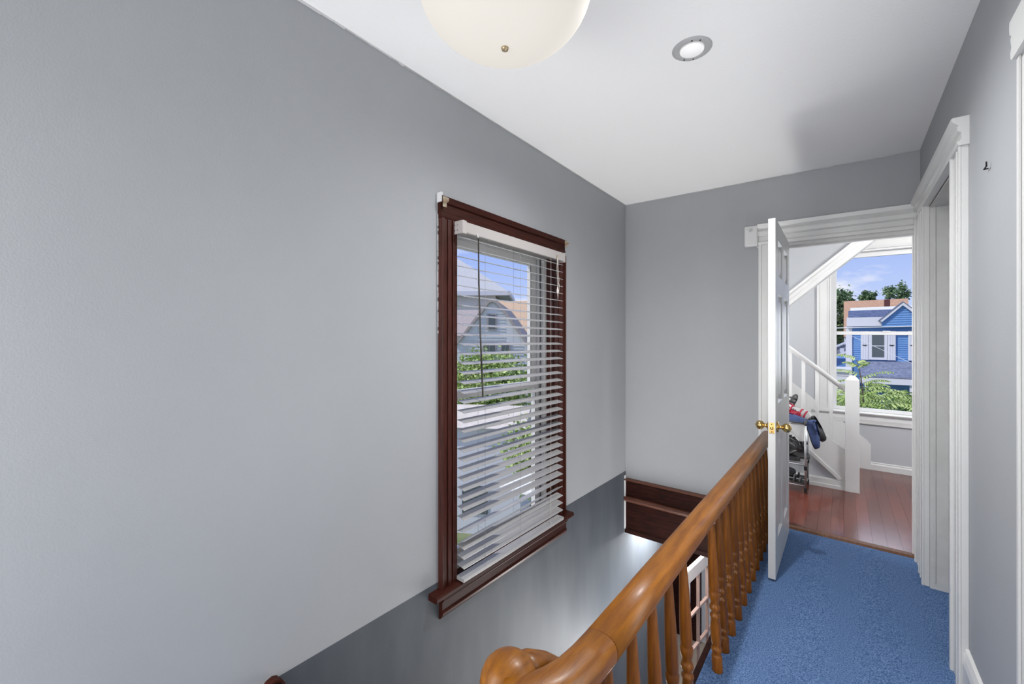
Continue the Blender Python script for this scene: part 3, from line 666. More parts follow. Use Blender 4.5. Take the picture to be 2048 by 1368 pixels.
m = MB(); m.prism([(sx(-.03), .086), (sx(-1.15), .086 + 1.12 * .94), (sx(-1.15), .126 + 1.12 * .94), (sx(.0), .098)], 'y', -.026, -.011); m.build('stringer_moulding', 'white', stt, .002)
m = MB(); m.prism([(sx(.02), 0), (sx(-1.15), 0), (sx(-1.15), .078), (sx(.02), .078)], 'y', -.022, -.009); m.prism([(sx(.02), .078), (sx(-1.15), .078), (sx(-1.15), .088), (sx(.02), .088)], 'y', -.016, -.009); m.prism([(sx(.02), 0), (sx(-1.15), 0), (sx(-1.15), .03), (sx(.02), .03)], 'y', -.030, -.021); m.build('baseboard', 'white', stt)
m = MB(); m.prism([(sx(.0), .12), (sx(.0), .0), (sx(-1.15), .0), (sx(-1.15), .15 + 1.12 * .94)], 'y', -.004, .010); m.build('spandrel_panel', 'wall_room', stt)
s0 = None
for k in range(10):
    x = -.083 - .1045 * k
    m = MB(); m.box(sx(x) - .014, sx(x) + .014, -.005, .015, sb(x) - .02, hz(x) - .005)
    o = m.build('baluster', 'white', stt, .002)
g2, r2 = .225, .19
for k in range(5):
    x1 = -.02 - k * g2; z = (k + 1) * r2
    B(sx(x1) - g2 - .0, sx(x1) + .02, .02, Y2 - YN - .02, z - .025, z).build('tread', wood('grey_painted_tread', (.32, .31, .31), (.4, .39, .39), .6), stt, .003)
    B(sx(x1) - .012, sx(x1), .02, Y2 - YN - .02, z - r2, z - .025).build('riser', 'white', stt)
wsx = lambda x: .30 - (x - .235) * SL
m = MB(); m.prism([(sx(.235), -.0), (sx(.235), .26), (sx(.205), .30), (sx(-1.15), .30 + 1.355 * SL), (sx(-1.15), 0), (sx(.235), 0)], 'y', Y2 - YN - .018, Y2 - YN - .001); m.build('wall_skirt', 'white', stt)

# ================================================================== LIGHTS FITTINGS
lx, ly = -.746, .927; zb = 2.156
lm = empty('ceiling_lamp', (lx, ly, ZC)); tag(lm, 'large frosted white glass bowl ceiling lamp above the stairwell', 'lamp')
R_, Hh = .243, .170
pr_ = [(.004, 0)] + [(R_ * math.sin(t), Hh * (1 - math.cos(t))) for t in [PI / 2 * i / 16 for i in range(1, 17)]] + [(R_ + .002, Hh + .012), (R_ - .006, Hh + .014), (R_ - .008, Hh)]
pr_ += [((R_ - .008) * math.sin(t), .008 + (Hh - .008) * (1 - math.cos(t))) for t in [PI / 2 * i / 12 for i in range(11, 0, -1)]]
MB().lathe(pr_, (0, 0, zb - ZC), 48).build('glass_bowl', 'bowl', lm)
MB().lathe([(.002, -.008), (.009, -.006), (.011, 0), (.006, .006)], (0, 0, zb - ZC), 16).build('finial', mat('tarnished_finial', (.42, .33, .20), .35, .6), lm)
m = MB(); m.lathe([(.012, -.18), (.012, -.02)], (0, 0, 0), 14); m.lathe([(.07, -.022), (.07, -.004), (.05, -.0)], (0, 0, 0), 24); m.build('stem', 'white', lm)
rc = empty('recessed_light', (-.490, 1.838, ZC)); tag(rc, 'small round recessed light with a grey screwed ring in the ceiling', 'light')
MB().lathe([(.048, .004), (.048, -.002), (.052, -.006), (.070, -.006), (.077, -.001), (.077, .004)], (0, 0, 0), 40).build('ring', 'ringgrey', rc)
MB().lathe([(.047, -.007), (.046, -.0085)], (0, 0, 0), 32).build('lens', 'lens', rc)
for a in (100, 135, 285, 315):
    t = math.radians(a); MB().lathe([(.003, -.008), (.003, -.006)], (.061 * math.cos(t), .061 * math.sin(t), 0), 8).build('screw', 'dark', rc)

ch = empty('door_chime', (-.538, YW, 2.125)); tag(ch, 'small white door sensor box on the wall beside the top of the casing', 'sensor')
B(-.044, .044, -.045, 0, -.075, .075).build('body', 'vinyl', ch, .010)
m = MB()
for a in range(8): m.lathe([(.003, -.0005), (.003, -.0015)], (.013 * math.cos(a * PI / 4), -.045, .045 + .013 * math.sin(a * PI / 4)), 6, 'y')
m.lathe([(.006, -.0005), (.006, -.0015)], (0, -.045, .045), 10, 'y'); m.lathe([(.003, -.0005), (.003, -.0015)], (-.025, -.045, .052), 8, 'y'); m.build('speaker_hole', 'ringgrey', ch)
m = MB().prism([(0, -.052), (-.002, -.060), (0, -.066)], 'x', .0, .001)
MB().tube([(.03, -.02, -.07), (.045, -.012, -.085), (.052, -.008, -.12)], .005, 8).build('cable', 'vinyl', ch)
hk = empty('wall_hook', (XR, 2.053, 1.925)); tag(hk, 'tiny dark bent nail hook on the right wall', 'hook')
MB().tube([(0, .018, 0), (-.010, .018, -.001), (-.010, -.012, 0.0), (-.011, -.016, .014)], .0022, 6).build('wire', 'dark', hk)

# ================================================================== SHOE RACK AND SHOES
RX0, RX1, RY0, RY1 = -.80, -.257, 4.54, 4.835
rk = empty('shoe_rack', (RX1, RY0, ZF)); tag(rk, 'grey metal three-tier shoe rack with black joints beside the white stair', 'rack')
def rb(x, y): return (x - RX1, y - RY0)
for x in (RX0, RX1):
    for y in (RY0, RY1):
        a, b = rb(x, y); hgt = .625
        p = MB().tube([(a, b, .03), (a, b, hgt)], .0085, 12).build('post', 'chrome', rk)
        B(a - .011, a + .011, b - .011, b + .011, 0, .045).build('foot', 'black', p, .002); B(a - .012, a + .012, b - .012, b + .012, .20, .235).build('joint', 'black', p, .002)
        MB().lathe([(.011, hgt - .03), (.011, hgt + .008), (.006, hgt + .012)], (a, b, 0), 10).build('post_cap', 'greyshoe', p)
for z in (.06, .245, .60):
    for y in (RY0, RY1): MB().tube([(*rb(RX0, y), z), (*rb(RX1, y), z)], .0055, 8).build('shelf_bar', 'chrome', rk)
    for x in (RX0, RX1): MB().tube([(*rb(x, RY0), z), (*rb(x, RY1), z)], .0055, 8).build('side_bar', 'chrome', rk)
    for q in range(1, 5): MB().tube([(*rb(RX0, RY0 + .06 * q), z), (*rb(RX1, RY0 + .06 * q), z)], .003, 6).build('shelf_wire', 'chrome', rk)

def shoe(name, L=.26, W=.09, up='navy', sole='rubber', h=.085, sandal=False, lace=None, boot=0):
    """shoe lofted from toe (+x) to heel (-x), sole at z=0"""
    r = empty(name)
    st_ = [(-.5, .30, .70), (-.47, .38, 1.0), (-.36, .42, 1.05), (-.18, .38, .98), (0, .40, .86), (.16, .46, .66), (.30, .48, .52), (.42, .38, .42), (.49, .20, .28), (.50, .08, .18)]
    m = MB(); k = 14
    for x, ww, hh in st_:
        for q in range(k):
            t = 2 * PI * q / k; m.v.append((x * L, ww * W * 1.06 * math.cos(t), .012 + .010 * math.sin(t)))
    for i in range(len(st_) - 1):
        for q in range(k):
            m.f.append((i * k + q, i * k + (q + 1) % k, (i + 1) * k + (q + 1) % k, (i + 1) * k + q)); m.sm.append(True)
    m.f += [tuple(range(k))[::-1], tuple((len(st_) - 1) * k + q for q in range(k))]; m.sm += [True, True]
    m.build('sole', sole, r)
    if not sandal:
        m = MB(); k = 12
        for x, ww, hh in st_:
            for q in range(k + 1):
                t = PI * q / k; H_ = h * hh + (boot if x < .02 else 0)
                open_ = x < .1 and x > -.46
                c_, s_ = math.cos(t), math.sin(t) ** .6
                if open_ and s_ > .82: s_ = .55; c_ *= 2.0
                m.v.append((x * L * .98, ww * W * c_ * (1 - .25 * s_), .016 + H_ * s_))
        for i in range(len(st_) - 1):
            for q in range(k):
                a = i * (k + 1) + q; m.f.append((a, a + 1, a + k + 2, a + k + 1)); m.sm.append(True)
        m.f += [tuple(range(k + 1))[::-1], tuple((len(st_) - 1) * (k + 1) + q for q in range(k + 1))]; m.sm += [True, True]
        m.build('upper', up, r)
        if lace:
            for q in range(4):
                m = MB(); xx = L * (.06 + .06 * q); z = .02 + h * (.86 - .11 * q); m.tube([(xx, -W * .2, z - .004), (xx + .004, 0, z + .006), (xx, W * .2, z - .004)], .003, 5); m.build('lace', lace, r)
    else:
        for xx, hh in ((.30, .030), (.14, .045), (-.18, .070)):
            m = MB(); m.tube([(xx * L, -W * .46, .014), (xx * L, -W * .36, .014 + hh * .75), (xx * L, 0, .014 + hh), (xx * L, W * .36, .014 + hh * .75), (xx * L, W * .46, .014)], .007, 6); m.build('strap', up, r)
        m = MB(); m.tube([(-.18 * L, -W * .42, .04), (-.44 * L, -W * .36, .075), (-.53 * L, 0, .085), (-.44 * L, W * .36, .075), (-.18 * L, W * .42, .04)], .006, 6); m.build('heel_strap', up, r)
    return r
def put(r, loc, rot, label, grp): r.location = loc; r.rotation_euler = rot; tag(r, label, 'shoe', grp)
zt = ZF + .607
G1, G2, G3 = 'shoes piled on the rack top', 'shoes on the rack middle shelf', 'sandals on the rack bottom shelf'
put(shoe('sneaker', .27, .10, 'navy', 'greyshoe', .085), (-.385, 4.585, zt), (0, .02, -.12), 'navy blue canvas sneaker lying along the front of the rack top', G1)
put(shoe('sneaker', .24, .09, 'red', 'rubber', .09, lace='black'), (-.40, 4.69, zt + .02), (.15, -.08, .3), 'crimson sneaker with dark lace heaped at the back of the rack top', G1)
put(shoe('sandal', .23, .085, 'red', 'rubber', sandal=True), (-.33, 4.72, zt + .075), (1.15, .35, -.2), 'red strapped sandal tipped on its side above the navy sneaker', G1)
put(shoe('sandal', .23, .08, 'leather', 'leather', sandal=True), (-.375, 4.78, zt + .12), (.25, -1.15, .5), 'black strappy sandal standing on end at the top of the pile', G1)
put(shoe('sneaker', .25, .095, 'navy', 'black', .08), (-.232, 4.60, zt - .10), (.0, 1.25, -.25), 'navy sneaker hanging toe-down over the right end of the rack', G1)
put(shoe('sneaker', .23, .09, 'leather', 'black', .08), (-.205, 4.72, zt - .075), (.4, .95, -.15), 'dark sneaker hanging behind the navy one at the rack end', G1)
zm = ZF + .252
put(shoe('shoe', .25, .095, 'leather', 'black', .09, boot=.04), (-.42, 4.62, zm), (0, -.05, -.25), 'black leather low boot at the front of the middle shelf', G2)
put(shoe('sandal', .25, .09, 'leather', 'black', sandal=True), (-.335, 4.60, zm + .10), (.5, -.7, -.1), 'black sandal leaning upright against the front rack post', G2)
put(shoe('sneaker', .25, .095, 'greyshoe', 'black', .09, lace='leather'), (-.36, 4.76, zm), (0, 0, .2), 'charcoal sneaker at the back of the middle shelf', G2)
put(shoe('sandal', .24, .09, 'leather', 'leather', sandal=True), (-.43, 4.74, zm + .16), (.9, .3, .5), 'black sandal lying on top of the shoes of the middle shelf', G2)
put(shoe('shoe', .24, .09, 'leather', 'black', .085), (-.36, 4.64, zm + .13), (.6, .25, -.6), 'black shoe tossed on top of the low boot', G2)
zl = ZF + .068
put(shoe('sandal', .27, .10, 'greyshoe', 'black', sandal=True), (-.38, 4.61, zl), (0, 0, -.05), 'dark grey sandal at the front of the bottom shelf', G3)
put(shoe('sandal', .27, .10, 'leather', 'black', sandal=True), (-.40, 4.75, zl), (0, 0, .12), 'black sandal at the back of the bottom shelf', G3)
put(shoe('shoe', .25, .09, 'leather', 'black', .07), (-.46, 4.68, zl + .055), (.2, .1, .4), 'black shoe resting across the two bottom sandals', G3)

HOUSE = [o for o in C.objects if o.type in ('MESH', 'EMPTY')]

# ================================================================== OUTSIDE
E = EYE
GZ = -4.2
st(B(-90, 90, 6.6, 120, GZ - .2, GZ).build('ground', 'ground'), 'grass and yards between the houses', 'ground')
st(B(-90, -6, -60, 6.6, GZ - .2, GZ).build('ground', 'ground'), 'yard beside the house', 'ground')

def leaves(name, c, rad, n, size, m, parent, flat=.5, fill=False):
    """crown of small pointed leaf blades gathered in clumps"""
    mb = MB(); cl = []
    for _ in range(max(6, n // 60)):
        while True:
            p = Vector((random.uniform(-1, 1), random.uniform(-1, 1), random.uniform(-1, 1)))
            if p.length < 1: break
        if not fill: p = p.normalized() * (.55 + .45 * random.random())
        cl.append(Vector((p.x * rad[0], p.y * rad[1], p.z * rad[2])))
    cr_ = min(rad) * .42
    for i in range(n):
        q = random.choice(cl) + Vector((random.gauss(0, .5), random.gauss(0, .5), random.gauss(0, .4))) * cr_
        p = Vector(c) + q; d = Vector((random.uniform(-1, 1), random.uniform(-1, 1), random.uniform(-.9, .3))).normalized(); u = d.orthogonal().normalized()
        L = size * random.uniform(.6, 1.3); W_ = L * .32
        u = (Matrix.Rotation(random.uniform(0, PI), 3, d) @ u)
        mb.quadv([p - d * L / 2, p + u * W_, p + d * L / 2, p - u * W_])
    return mb.build(name, m, parent, fix=False)
def tree(label, base, h, rad, n, size, m, group=None, cz=None):
    r = empty('tree', base); tag(r, label, 'tree', group)
    t = MB(); t.tube([(0, 0, 0), (.05, 0, h * .4), (0, .05, h * .8)], [max(.08, h * .03), h * .022, h * .01], 8)
    for k in range(5):
        a = k * 1.3; t.tube([(0, 0, h * (.4 + .07 * k)), (rad[0] * .4 * math.cos(a), rad[1] * .4 * math.sin(a), h * (.6 + .07 * k)), (rad[0] * .75 * math.cos(a), rad[1] * .7 * math.sin(a), h * (.72 + .06 * k))], [h * .012, h * .007, h * .003], 5)
    t.build('trunk', 'bark', r)
    f = leaves('foliage', (0, 0, cz if cz is not None else h - rad[2]), rad, n, size, m, r, fill=True); return r

# ---------------- blue house across the street
bh = empty('blue_house', (2.6, 30, GZ)); tag(bh, 'blue sided house with white shutters and gable seen through the far window', 'house')
ox, oy, oz = bh.location
def Q(m, x0, x1, y0, y1, z0, z1): m.box(x0 - ox, x1 - ox, 30 + y0 - oy, 30 + y1 - oy, z0 + E - oz, z1 + E - oz)
m = MB(); Q(m, .42, 5.2, .1, 7, -5.5, .95); Q(m, -2.2, .42, 1.2, 7, -5.5, -.95)
m.build('wall', 'blue', bh)
m = MB()       # clapboards
z = -1.02
while z < .93:
    m.prism([(30 + .1 - oy, z + E - oz), (30 + .065 - oy, z + E - oz), (30 + .09 - oy, z + .11 + E - oz), (30 + .1 - oy, z + .11 + E - oz)], 'x', .42 - ox, 5.2 - ox); z += .115
m.build('clapboard', 'blue', bh)['kind'] = 'stuff'
m = MB(); Q(m, .14, .42, 0, .3, -5.4, .86); m.build('corner_board', 'extwhite', bh)
m = MB(); m.prism([(29.75 - oy, 1.33 + E - oz), (29.75 - oy, .86 + E - oz), (30.1 - oy, .84 + E - oz), (30.1 - oy, 1.36 + E - oz)], 'x', .18 - ox, 1.95 - ox); m.prism([(29.75 - oy, 1.33 + E - oz), (29.75 - oy, .86 + E - oz), (30.1 - oy, .84 + E - oz), (30.1 - oy, 1.36 + E - oz)], 'x', 3.0 - ox, 5.4 - ox)
m.build('eave', 'extwhite', bh)
m = MB(); m.prism([(29.8 - oy, 1.34 + E - oz), (31.3 - oy, 1.80 + E - oz), (31.4 - oy, 1.34 + E - oz)], 'x', .26 - ox, 5.4 - ox); m.build('roof', 'bluein', bh)
m = MB(); m.prism([(31.2 - oy, 1.72 + E - oz), (31.6 - oy, 1.98 + E - oz), (33.5 - oy, 1.98 + E - oz), (33.5 - oy, 1.5 + E - oz), (31.3 - oy, 1.5 + E - oz)], 'x', .36 - ox, 5.4 - ox); m.build('ridge_cap', 'extwhite', bh)
gx, gz0, gap = 2.45, 1.15, 2.06
m = MB(); m.prism([(gx - .80 - ox, .80 + E - oz), (gx - .80 - ox, 1.12 + E - oz), (gx - ox, 1.92 + E - oz), (gx + .80 - ox, 1.12 + E - oz), (gx + .80 - ox, .80 + E - oz)], 'y', 29.70 - oy, 31.5 - oy); m.build('gable_wall', 'blue', bh)
m = MB(); z = .82
while z < 1.8:
    hw = min(.78, 1.92 - z - .04); m.prism([(29.70 - oy, z + E - oz), (29.67 - oy, z + E - oz), (29.695 - oy, z + .11 + E - oz)], 'x', gx - hw + .05 - ox, gx + hw - .05 - ox); z += .115
m.build('gable_clapboard', 'blue', bh)['kind'] = 'stuff'
m = MB()
for s_ in (-1, 1):
    m.prism([(gx - ox, gap + E - oz), (gx - ox, gap - .17 + E - oz), (gx + s_ * .80 - ox, gap - 1.0 + E - oz), (gx + s_ * .93 - ox, gap - .95 + E - oz)], 'y', 29.55 - oy, 29.70 - oy)
m.build('rake_board', 'extwhite', bh)
m = MB()
for s_ in (-1, 1): m.prism([(gx - ox, gap + .03 + E - oz), (gx - ox, gap + E - oz), (gx + s_ * .93 - ox, gap - .95 + E - oz), (gx + s_ * .96 - ox, gap - .93 + E - oz)], 'y', 29.52 - oy, 31.6 - oy)
m.build('gable_roof', 'bluein', bh)
def hwin(x0, x1, z0, z1):
    m = MB(); Q(m, x0, x1, -.05, .1, z0, z1); f = m.build('window_frame', 'extwhite', bh)
    a = (x1 - x0) * .17; zm = (z0 + z1) / 2
    for p, q in ((z0 + .14, zm - .03), (zm + .03, z1 - .1)):
        m = MB(); Q(m, x0 + a, x1 - a, -.065, -.05, p, q); m.build('pane', 'winglass', f)
for x0 in (1.12, 3.00): hwin(x0, x0 + .75, -.95, .55)
def shutter(x0):
    m = MB(); Q(m, x0, x0 + .32, -.04, .1, -.97, .58)
    for q in range(3): Q(m, x0 + .02 + .1 * q, x0 + .095 + .1 * q, -.055, -.04, -.95, .56)
    s_ = m.build('shutter', 'extwhite', bh)
    m = MB(); c = x0 + .16; z = -.18
    m.v = []; y = 29.94 - oy
    m.prism([(c - .11 - ox, z + .02 + E - oz), (c - .04 - ox, z + .035 + E - oz), (c - ox, z + .02 + E - oz), (c + .04 - ox, z + .035 + E - oz), (c + .11 - ox, z + .02 + E - oz), (c + .04 - ox, z - .015 + E - oz), (c + .015 - ox, z - .03 + E - oz), (c - .015 - ox, z - .03 + E - oz), (c - .04 - ox, z - .015 + E - oz)], 'y', y - .02, y)
    m.build('emblem', 'black', s_)
for x0 in (.79, 1.885, 2.69, 3.76): shutter(x0)
m = MB(); m.prism([(30.1 - oy, -1.0 + E - oz), (28.4 - oy, -1.72 + E - oz), (28.4 - oy, -1.95 + E - oz), (30.1 - oy, -1.95 + E - oz)], 'x', .75 - ox, 5.2 - ox); m.build('porch_roof', 'porch', bh)
m = MB(); Q(m, .72, 5.2, -1.7, -1.55, -2.12, -1.83); m.build('porch_gutter', 'extwhite', bh)
for px in (.9, 2.6, 4.9):
    m = MB(); Q(m, px, px + .12, -1.6, -1.48, -5.5, -2.1); m.build('porch_post', 'extwhite', bh)
# left wing with white rake
m = MB(); m.prism([(-2.2 - ox, -1.9 + E - oz), (.42 - ox, -.50 + E - oz), (.42 - ox, -.38 + E - oz), (-2.2 - ox, -1.75 + E - oz)], 'y', 30.9 - oy, 31.3 - oy); m.build('wing_rake', 'extwhite', bh)

# white garage with flat roof left of the blue house
gg = empty('white_garage', (-.9, 27, GZ)); tag(gg, 'low white outbuilding beside the blue house', 'outbuilding')
B(-1.6, 1.16, 0, 2.5, 0, GZ * -1 + E - 2.05 + .55).build('wall', 'extwhite', gg)
B(-1.7, 1.25, -.1, 2.6, -GZ + E - 1.5, -GZ + E - 1.36).build('roof_edge', 'extwhite', gg)

# tan roofed house behind
th_ = empty('tan_roofed_house', (2, 42, GZ)); tag(th_, 'house with a wide tan shingle roof behind the blue house', 'house')
def hh(z): return z + E - GZ
m = MB(); m.prism([(0, hh(.4)), (2.2, hh(3.33)), (4.5, hh(.4))], 'x', -1.92, 1.95); m.build('roof', 'brickroof', th_)
m = MB(); m.box(-1.9, 1.9, .2, 4.3, 0, hh(.4)); m.build('wall', 'greysiding', th_)
m = MB(); m.box(.52, .84, .9, 1.3, hh(1.5), hh(3.24)); m.build('chimney', 'chimney', th_)
# grey neighbour left of it
gn = empty('grey_house', (-.9, 38, GZ)); tag(gn, 'grey house with white trim far left in the far window', 'house')
m = MB(); m.prism([(-3, 0), (1.2, 0), (1.2, hh(-.1)), (-1.4, hh(-1.4) + 0), (-3, hh(-1.6))], 'y', 0, 3); m.build('wall', mat('mid_grey_siding', (.22, .23, .27), .8), gn)
m = MB(); m.prism([(-1.6, hh(-1.5)), (1.25, hh(.0)), (1.25, hh(.14)), (-1.6, hh(-1.36))], 'y', -.12, .0); m.build('rake_board', 'extwhite', gn)
B(.75, 1.0, -.08, 0, hh(-.75), hh(-.45)).build('window', 'extwhite', gn)

tree('tall dark green tree left of the tan roof in the far window', (-.7, 48, GZ), 10.4, (1.75, 1.6, 2.6), 6500, .30, 'leafdark')
tree('small round tree top rising above the left of the tan roof', (1.85, 52, GZ), 10.35, (.62, .6, .8), 1500, .22, 'leafdark')
tree('airy tree top above the right of the tan roof', (3.75, 50, GZ), 10.6, (.85, .8, .75), 1300, .20, 'leafdark')

# overhead wires
def wire(label, a, b, sag, r, m):
    pts = [Vector(a).lerp(Vector(b), t / 12) - Vector((0, 0, sag * 4 * (t / 12) * (1 - t / 12))) for t in range(13)]
    o = MB().tube(pts, r, 6).build('overhead_wire', m); tag(o, label, 'wire', 'overhead wires'); return o
wire('twisted pale overhead cable crossing in front of the blue gable', (-6, 19.0, E + .48), (9, 19, E + .66), .06, .018, 'wirewhite')
wire('thin dark overhead wire crossing the blue house porch roof', (-6, 18, E - 1.05), (9, 18, E - 1.20), .03, .008, 'wire')
wire('thin pale wire slanting down across the blue house window', (.3, 25, E + .3), (4.4, 22, E - 2.2), .0, .008, 'wirewhite')
wire('thin black wire running just above the hedge', (-5, 16.6, E - 1.4), (8, 17, E - 1.52), .0, .012, 'wire')

# foliage under the far window: bushy tree with long pinnate leaves
bt = empty('leafy_tree', (.5, 10.2, GZ)); tag(bt, 'bright green leafy tree crown just below the far window', 'tree')
MB().tube([(0, 0, 0), (0, .1, 2), (.1, 0, 4.0)], [.13, .10, .05], 8).build('trunk', 'bark', bt)
def frond(p, d, L, mb, lf=.11, n=11):
    d = Vector(d).normalized(); side = d.cross(Vector((0, 0, 1))).normalized()
    pts = [Vector(p) + d * L * t / 6 - Vector((0, 0, 1)) * .35 * L * (t / 6) ** 2 for t in range(7)]
    mb.tube(pts, [.004] * 7, 4)
    for i in range(n):
        t = (i + 1) / n * 6; k = min(5, int(t)); q = pts[k].lerp(pts[k + 1], t - k)
        for s_ in (-1, 1):
            ld = (d * .45 + side * s_ * .7 - Vector((0, 0, random.uniform(.5, 1.0)))).normalized(); l_ = lf * random.uniform(.75, 1.15) * (1.15 - .5 * i / n); wv = ld.cross(side * s_ + Vector((0, 0, .3))).normalized() * l_ * .16
            mb.quadv([q, q + ld * l_ * .45 + wv, q + ld * l_, q + ld * l_ * .45 - wv])
m = MB()
for i in range(900):
    x = random.uniform(-1.9, 1.9); y = random.uniform(-1.3, 1.3); z = hh(-.93) + .0 - .10 * abs(x) - .55 * random.random() ** 1.5 + random.uniform(-.06, .06)
    a = random.uniform(0, 2 * PI)
    frond((x, y, z), (math.cos(a), math.sin(a), random.uniform(.1, .7)), random.uniform(.22, .42), m, .10, 6)
o = m.build('foliage', 'leafbright', bt, fix=False)
leaves('foliage', (0, .4, hh(-1.9)), (1.9, 1.2, .75), 6000, .11, 'leaf', bt, fill=True)
# tall sprig rising above the crown
sp = empty('sapling', (.28, 9.4, GZ)); tag(sp, 'tall thin sapling with arching leaf fronds standing above the hedge foliage', 'tree')
MB().tube([(0, 0, 0), (.02, .02, hh(-1.2)), (-.03, 0, hh(-.62)), (-.09, 0, hh(-.30))], [.03, .012, .008, .004], 6).build('stem', 'bark', sp)
for p, d, L in (((-.09, 0, hh(-.27)), (-1, -.2, .55), .34), ((-.08, 0, hh(-.34)), (1, -.1, .7), .12), ((-.05, 0, hh(-.55)), (-1, .1, .55), .45), ((-.02, 0, hh(-.66)), (-1, -.3, .25), .48), ((-.03, 0, hh(-.62)), (1, -.1, .75), .50),
                ((0, 0, hh(-.72)), (1, .2, .35), .35), ((0, 0, hh(-.70)), (.9, -.5, .6), .42), ((.02, 0, hh(-.85)), (1, 0, .5), .5), ((0, 0, hh(-.8)), (-1, .2, .1), .3), ((-.07, 0, hh(-.40)), (-.8, .4, .6), .25), ((-.06, 0, hh(-.42)), (.4, -.3, .5), .22)):
    m = MB(); frond(p, d, L, m, .085, 12); m.build('frond', 'leafbright', sp, fix=False)

# ---------------- view out of the stairwell window (houses stand square to a side street)
cy, sy_ = math.cos(YAW), math.sin(YAW)
def loc(r, f): return (r * cy - f * sy_, r * sy_ + f * cy)
# near neighbour with broad hip roof
def local(name, r, f, label, rz=0, cat='house'):
    x, y = loc(r, f); return empty(name, (x, y, GZ), YAW + rz, label=label, cat=cat)
na = local('neighbour_house', -.23, 32, 'pale grey hip-roofed house at the upper left of the blind view', -.06)
m = MB(); m.v = [(-12, 0, hh(3.75)), (0, 0, hh(3.78)), (0, 12, hh(3.78)), (-12, 12, hh(3.75)), (-6.6, 5.5, hh(8.0)), (-5.8, 5.5, hh(8.0))]
m.f = [(0, 1, 5, 4), (1, 2, 5), (2, 3, 4, 5), (3, 0, 4), (0, 3, 2, 1)]; m.sm = [False] * 5; m.build('roof', 'greyroof', na)
m = MB(); m.box(-12, .06, -.25, .02, hh(3.50), hh(3.82)); m.box(-.02, .12, -.25, 12, hh(3.50), hh(3.82)); m.build('gutter', 'extwhite', na)
m = MB(); m.box(-12, -1.2, .9, 11, 0, hh(3.6)); m.build('wall', 'greysiding', na)
m = MB(); m.box(-12, -1.1, .7, .9, hh(2.85), hh(3.6)); m.build('frieze', 'extwhite', na)
# gambrel house
gb = local('gambrel_house', -.9, 20, 'grey house with curved gambrel gable seen through the blind', -.10)
m = MB(); m.prism([(-1.7, 0), (-1.7, hh(-.05)), (-1.34, hh(.35)), (-.95, hh(.85)), (-.5, hh(1.42)), (-.18, hh(1.84)), (0, hh(1.90)), (.2, hh(1.82)), (.55, hh(1.38)), (.95, hh(.80)), (1.3, hh(.32)), (1.6, hh(-.05)), (1.6, 0)], 'y', 0, .3); m.build('gable_wall', 'greysiding', gb)
m = MB()
z = .3
while z < 6.9:
    hw0 = -1.6 if z < hh(.1) else None
    m.box(-1.45 if z < hh(.1) else -.7, 1.45 if z < hh(-.1) else .6, -.03, 0, z, z + .012); z += .14
m.build('clapboard_shadow_lines', 'greysiding', gb)['kind'] = 'stuff'
m = MB(); m.prism([(-1.85, hh(-.12)), (-1.42, hh(.38)), (-1.02, hh(.90)), (-.56, hh(1.49)), (-.22, hh(1.93)), (0, hh(2.0)), (.24, hh(1.91)), (.61, hh(1.45)), (1.02, hh(.86)), (1.38, hh(.36)), (1.75, hh(-.12)), (1.6, hh(-.12)), (1.28, hh(.30)), (.93, hh(.78)), (.53, hh(1.36)), (.19, hh(1.80)), (0, hh(1.88)), (-.17, hh(1.82)), (-.48, hh(1.40)), (-.93, hh(.83)), (-1.32, hh(.33)), (-1.7, hh(-.12))], 'y', -.15, 6); m.build('roof', 'brownroof', gb)
m = MB(); m.prism([(.3, hh(.3)), (3.0, hh(1.75)), (5.5, hh(.3))], 'x', -6, -1.0); m.build('wing_roof', 'brownroof', gb)
m = MB(); m.box(-5.8, -1.2, .5, 5.2, 0, hh(.35)); m.build('wing_wall', 'greysiding', gb)
for x0, x1, z0, z1 in ((-.22, .14, .62, 1.28), (-.45, .12, -.55, -.05), (.40, .78, -.55, -.05)):
    fz = B(x0 - .04, x1 + .04, -.06, 0, hh(z0 - .05), hh(z1 + .05)).build('window_frame', 'brownroof', gb); n_ = 2 if x1 - x0 > .37 else 1
    for q in range(n_):
        wv = (x1 - x0) / n_; B(x0 + wv * q + .02, x0 + wv * (q + 1) - .02, -.07, -.06, hh(z0), hh(z1)).build('pane', 'winglass', fz)
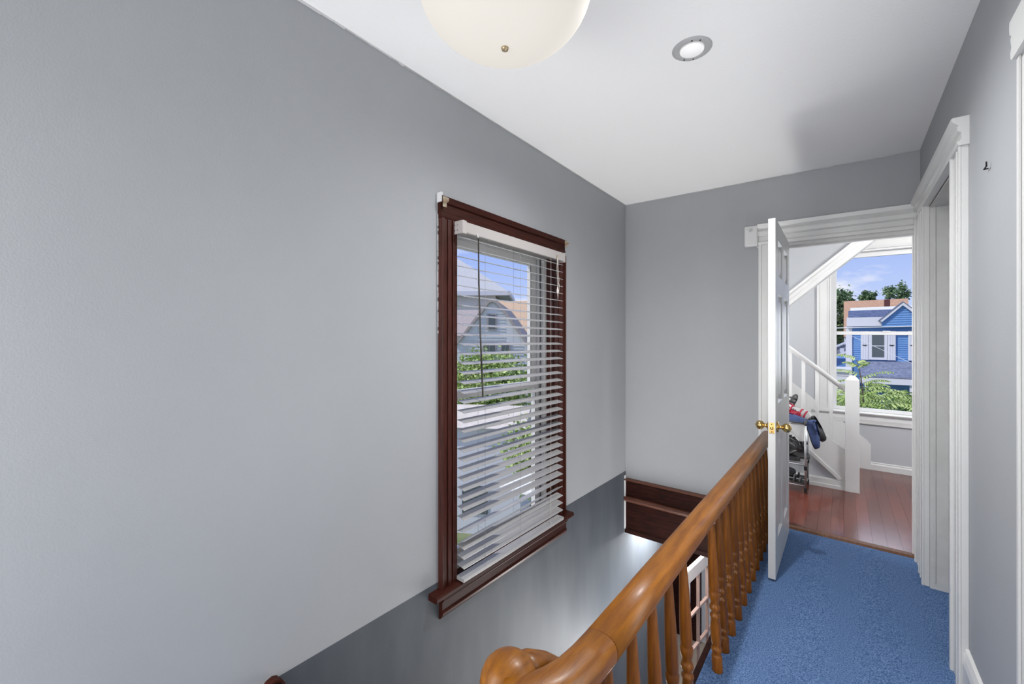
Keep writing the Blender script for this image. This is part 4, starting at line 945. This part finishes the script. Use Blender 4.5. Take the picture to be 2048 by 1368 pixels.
# orange tan roof further back
tr = local('orange_roofed_house', 1.0, 28, 'house with an orange-tan roof right of the gambrel gable', -.10)
m = MB(); m.prism([(-.6, hh(-.2)), (2.5, hh(2.95)), (5.6, hh(-.2))], 'x', -2.3, 4.5); m.build('roof', 'tanroof', tr)
m = MB(); m.box(-2.0, 4.2, 0, 5, 0, hh(-.1)); m.build('wall', 'extwhite', tr)
# lower garage with pale roof, plus siding wall
ga = local('garage', -.55, 12.2, 'low garage with a pale tan roof below the stairwell window', -.15, 'outbuilding')
m = MB(); m.prism([(-.2, hh(-2.45)), (1.4, hh(-2.02)), (3.0, hh(-2.45))], 'x', -3.4, .95); m.build('roof', mat('pale_tan_roof', (.62, .55, .46), .9, noise=5, col2=(.72, .66, .58)), ga)
m = MB(); m.box(-3.2, .80, 0, 2.8, 0, hh(-2.42)); m.build('wall', 'extwhite', ga)
B(-.9, -.15, -.04, 0, 0.6, 1.4).build('window', 'winglass', ga)
def T2(r, f, label, h, rad, n, size, m):
    x, y = loc(r, f); tree(label, (x, y, GZ), h, rad, n, size, m)
T2(-.9, 17.6, 'wide light green tree in front of the gambrel house, seen through the blind', hh(-.5), (2.1, 1.2, 1.3), 9000, .17, 'leafbright')
T2(.55, 9.6, 'light green bush in front of the garage, seen low through the blind', hh(-1.75), (.75, .8, .8), 4000, .11, 'leafbright')

# ================================================================== old-house lean: every storey falls 17 mm per metre towards the right
K = .0173
S = Matrix(((1, 0, 0, 0), (0, 1, 0, 0), (-K, 0, 1, 0), (0, 0, 0, 1)))
bpy.context.view_layer.update()
old = {o.name: o.matrix_world.copy() for o in HOUSE}
done = {}
def depth(o): return 0 if o.parent is None else 1 + depth(o.parent)
for o in sorted(HOUSE, key=depth):
    W0 = old[o.name]; lin = W0.to_3x3()
    if o.type == 'MESH' and o.data.name not in done:
        L4 = lin.to_4x4(); o.data.transform(L4.inverted() @ S @ L4); o.data.update(); done[o.data.name] = 1
    t = W0.translation; Wn = lin.to_4x4(); Wn.translation = Vector((t.x, t.y, t.z - K * t.x))
    if o.parent:
        P_ = old[o.parent.name].to_3x3().to_4x4(); pt = old[o.parent.name].translation; P_.translation = Vector((pt.x, pt.y, pt.z - K * pt.x))
        o.matrix_local = P_.inverted() @ Wn
    else: o.location = Wn.translation
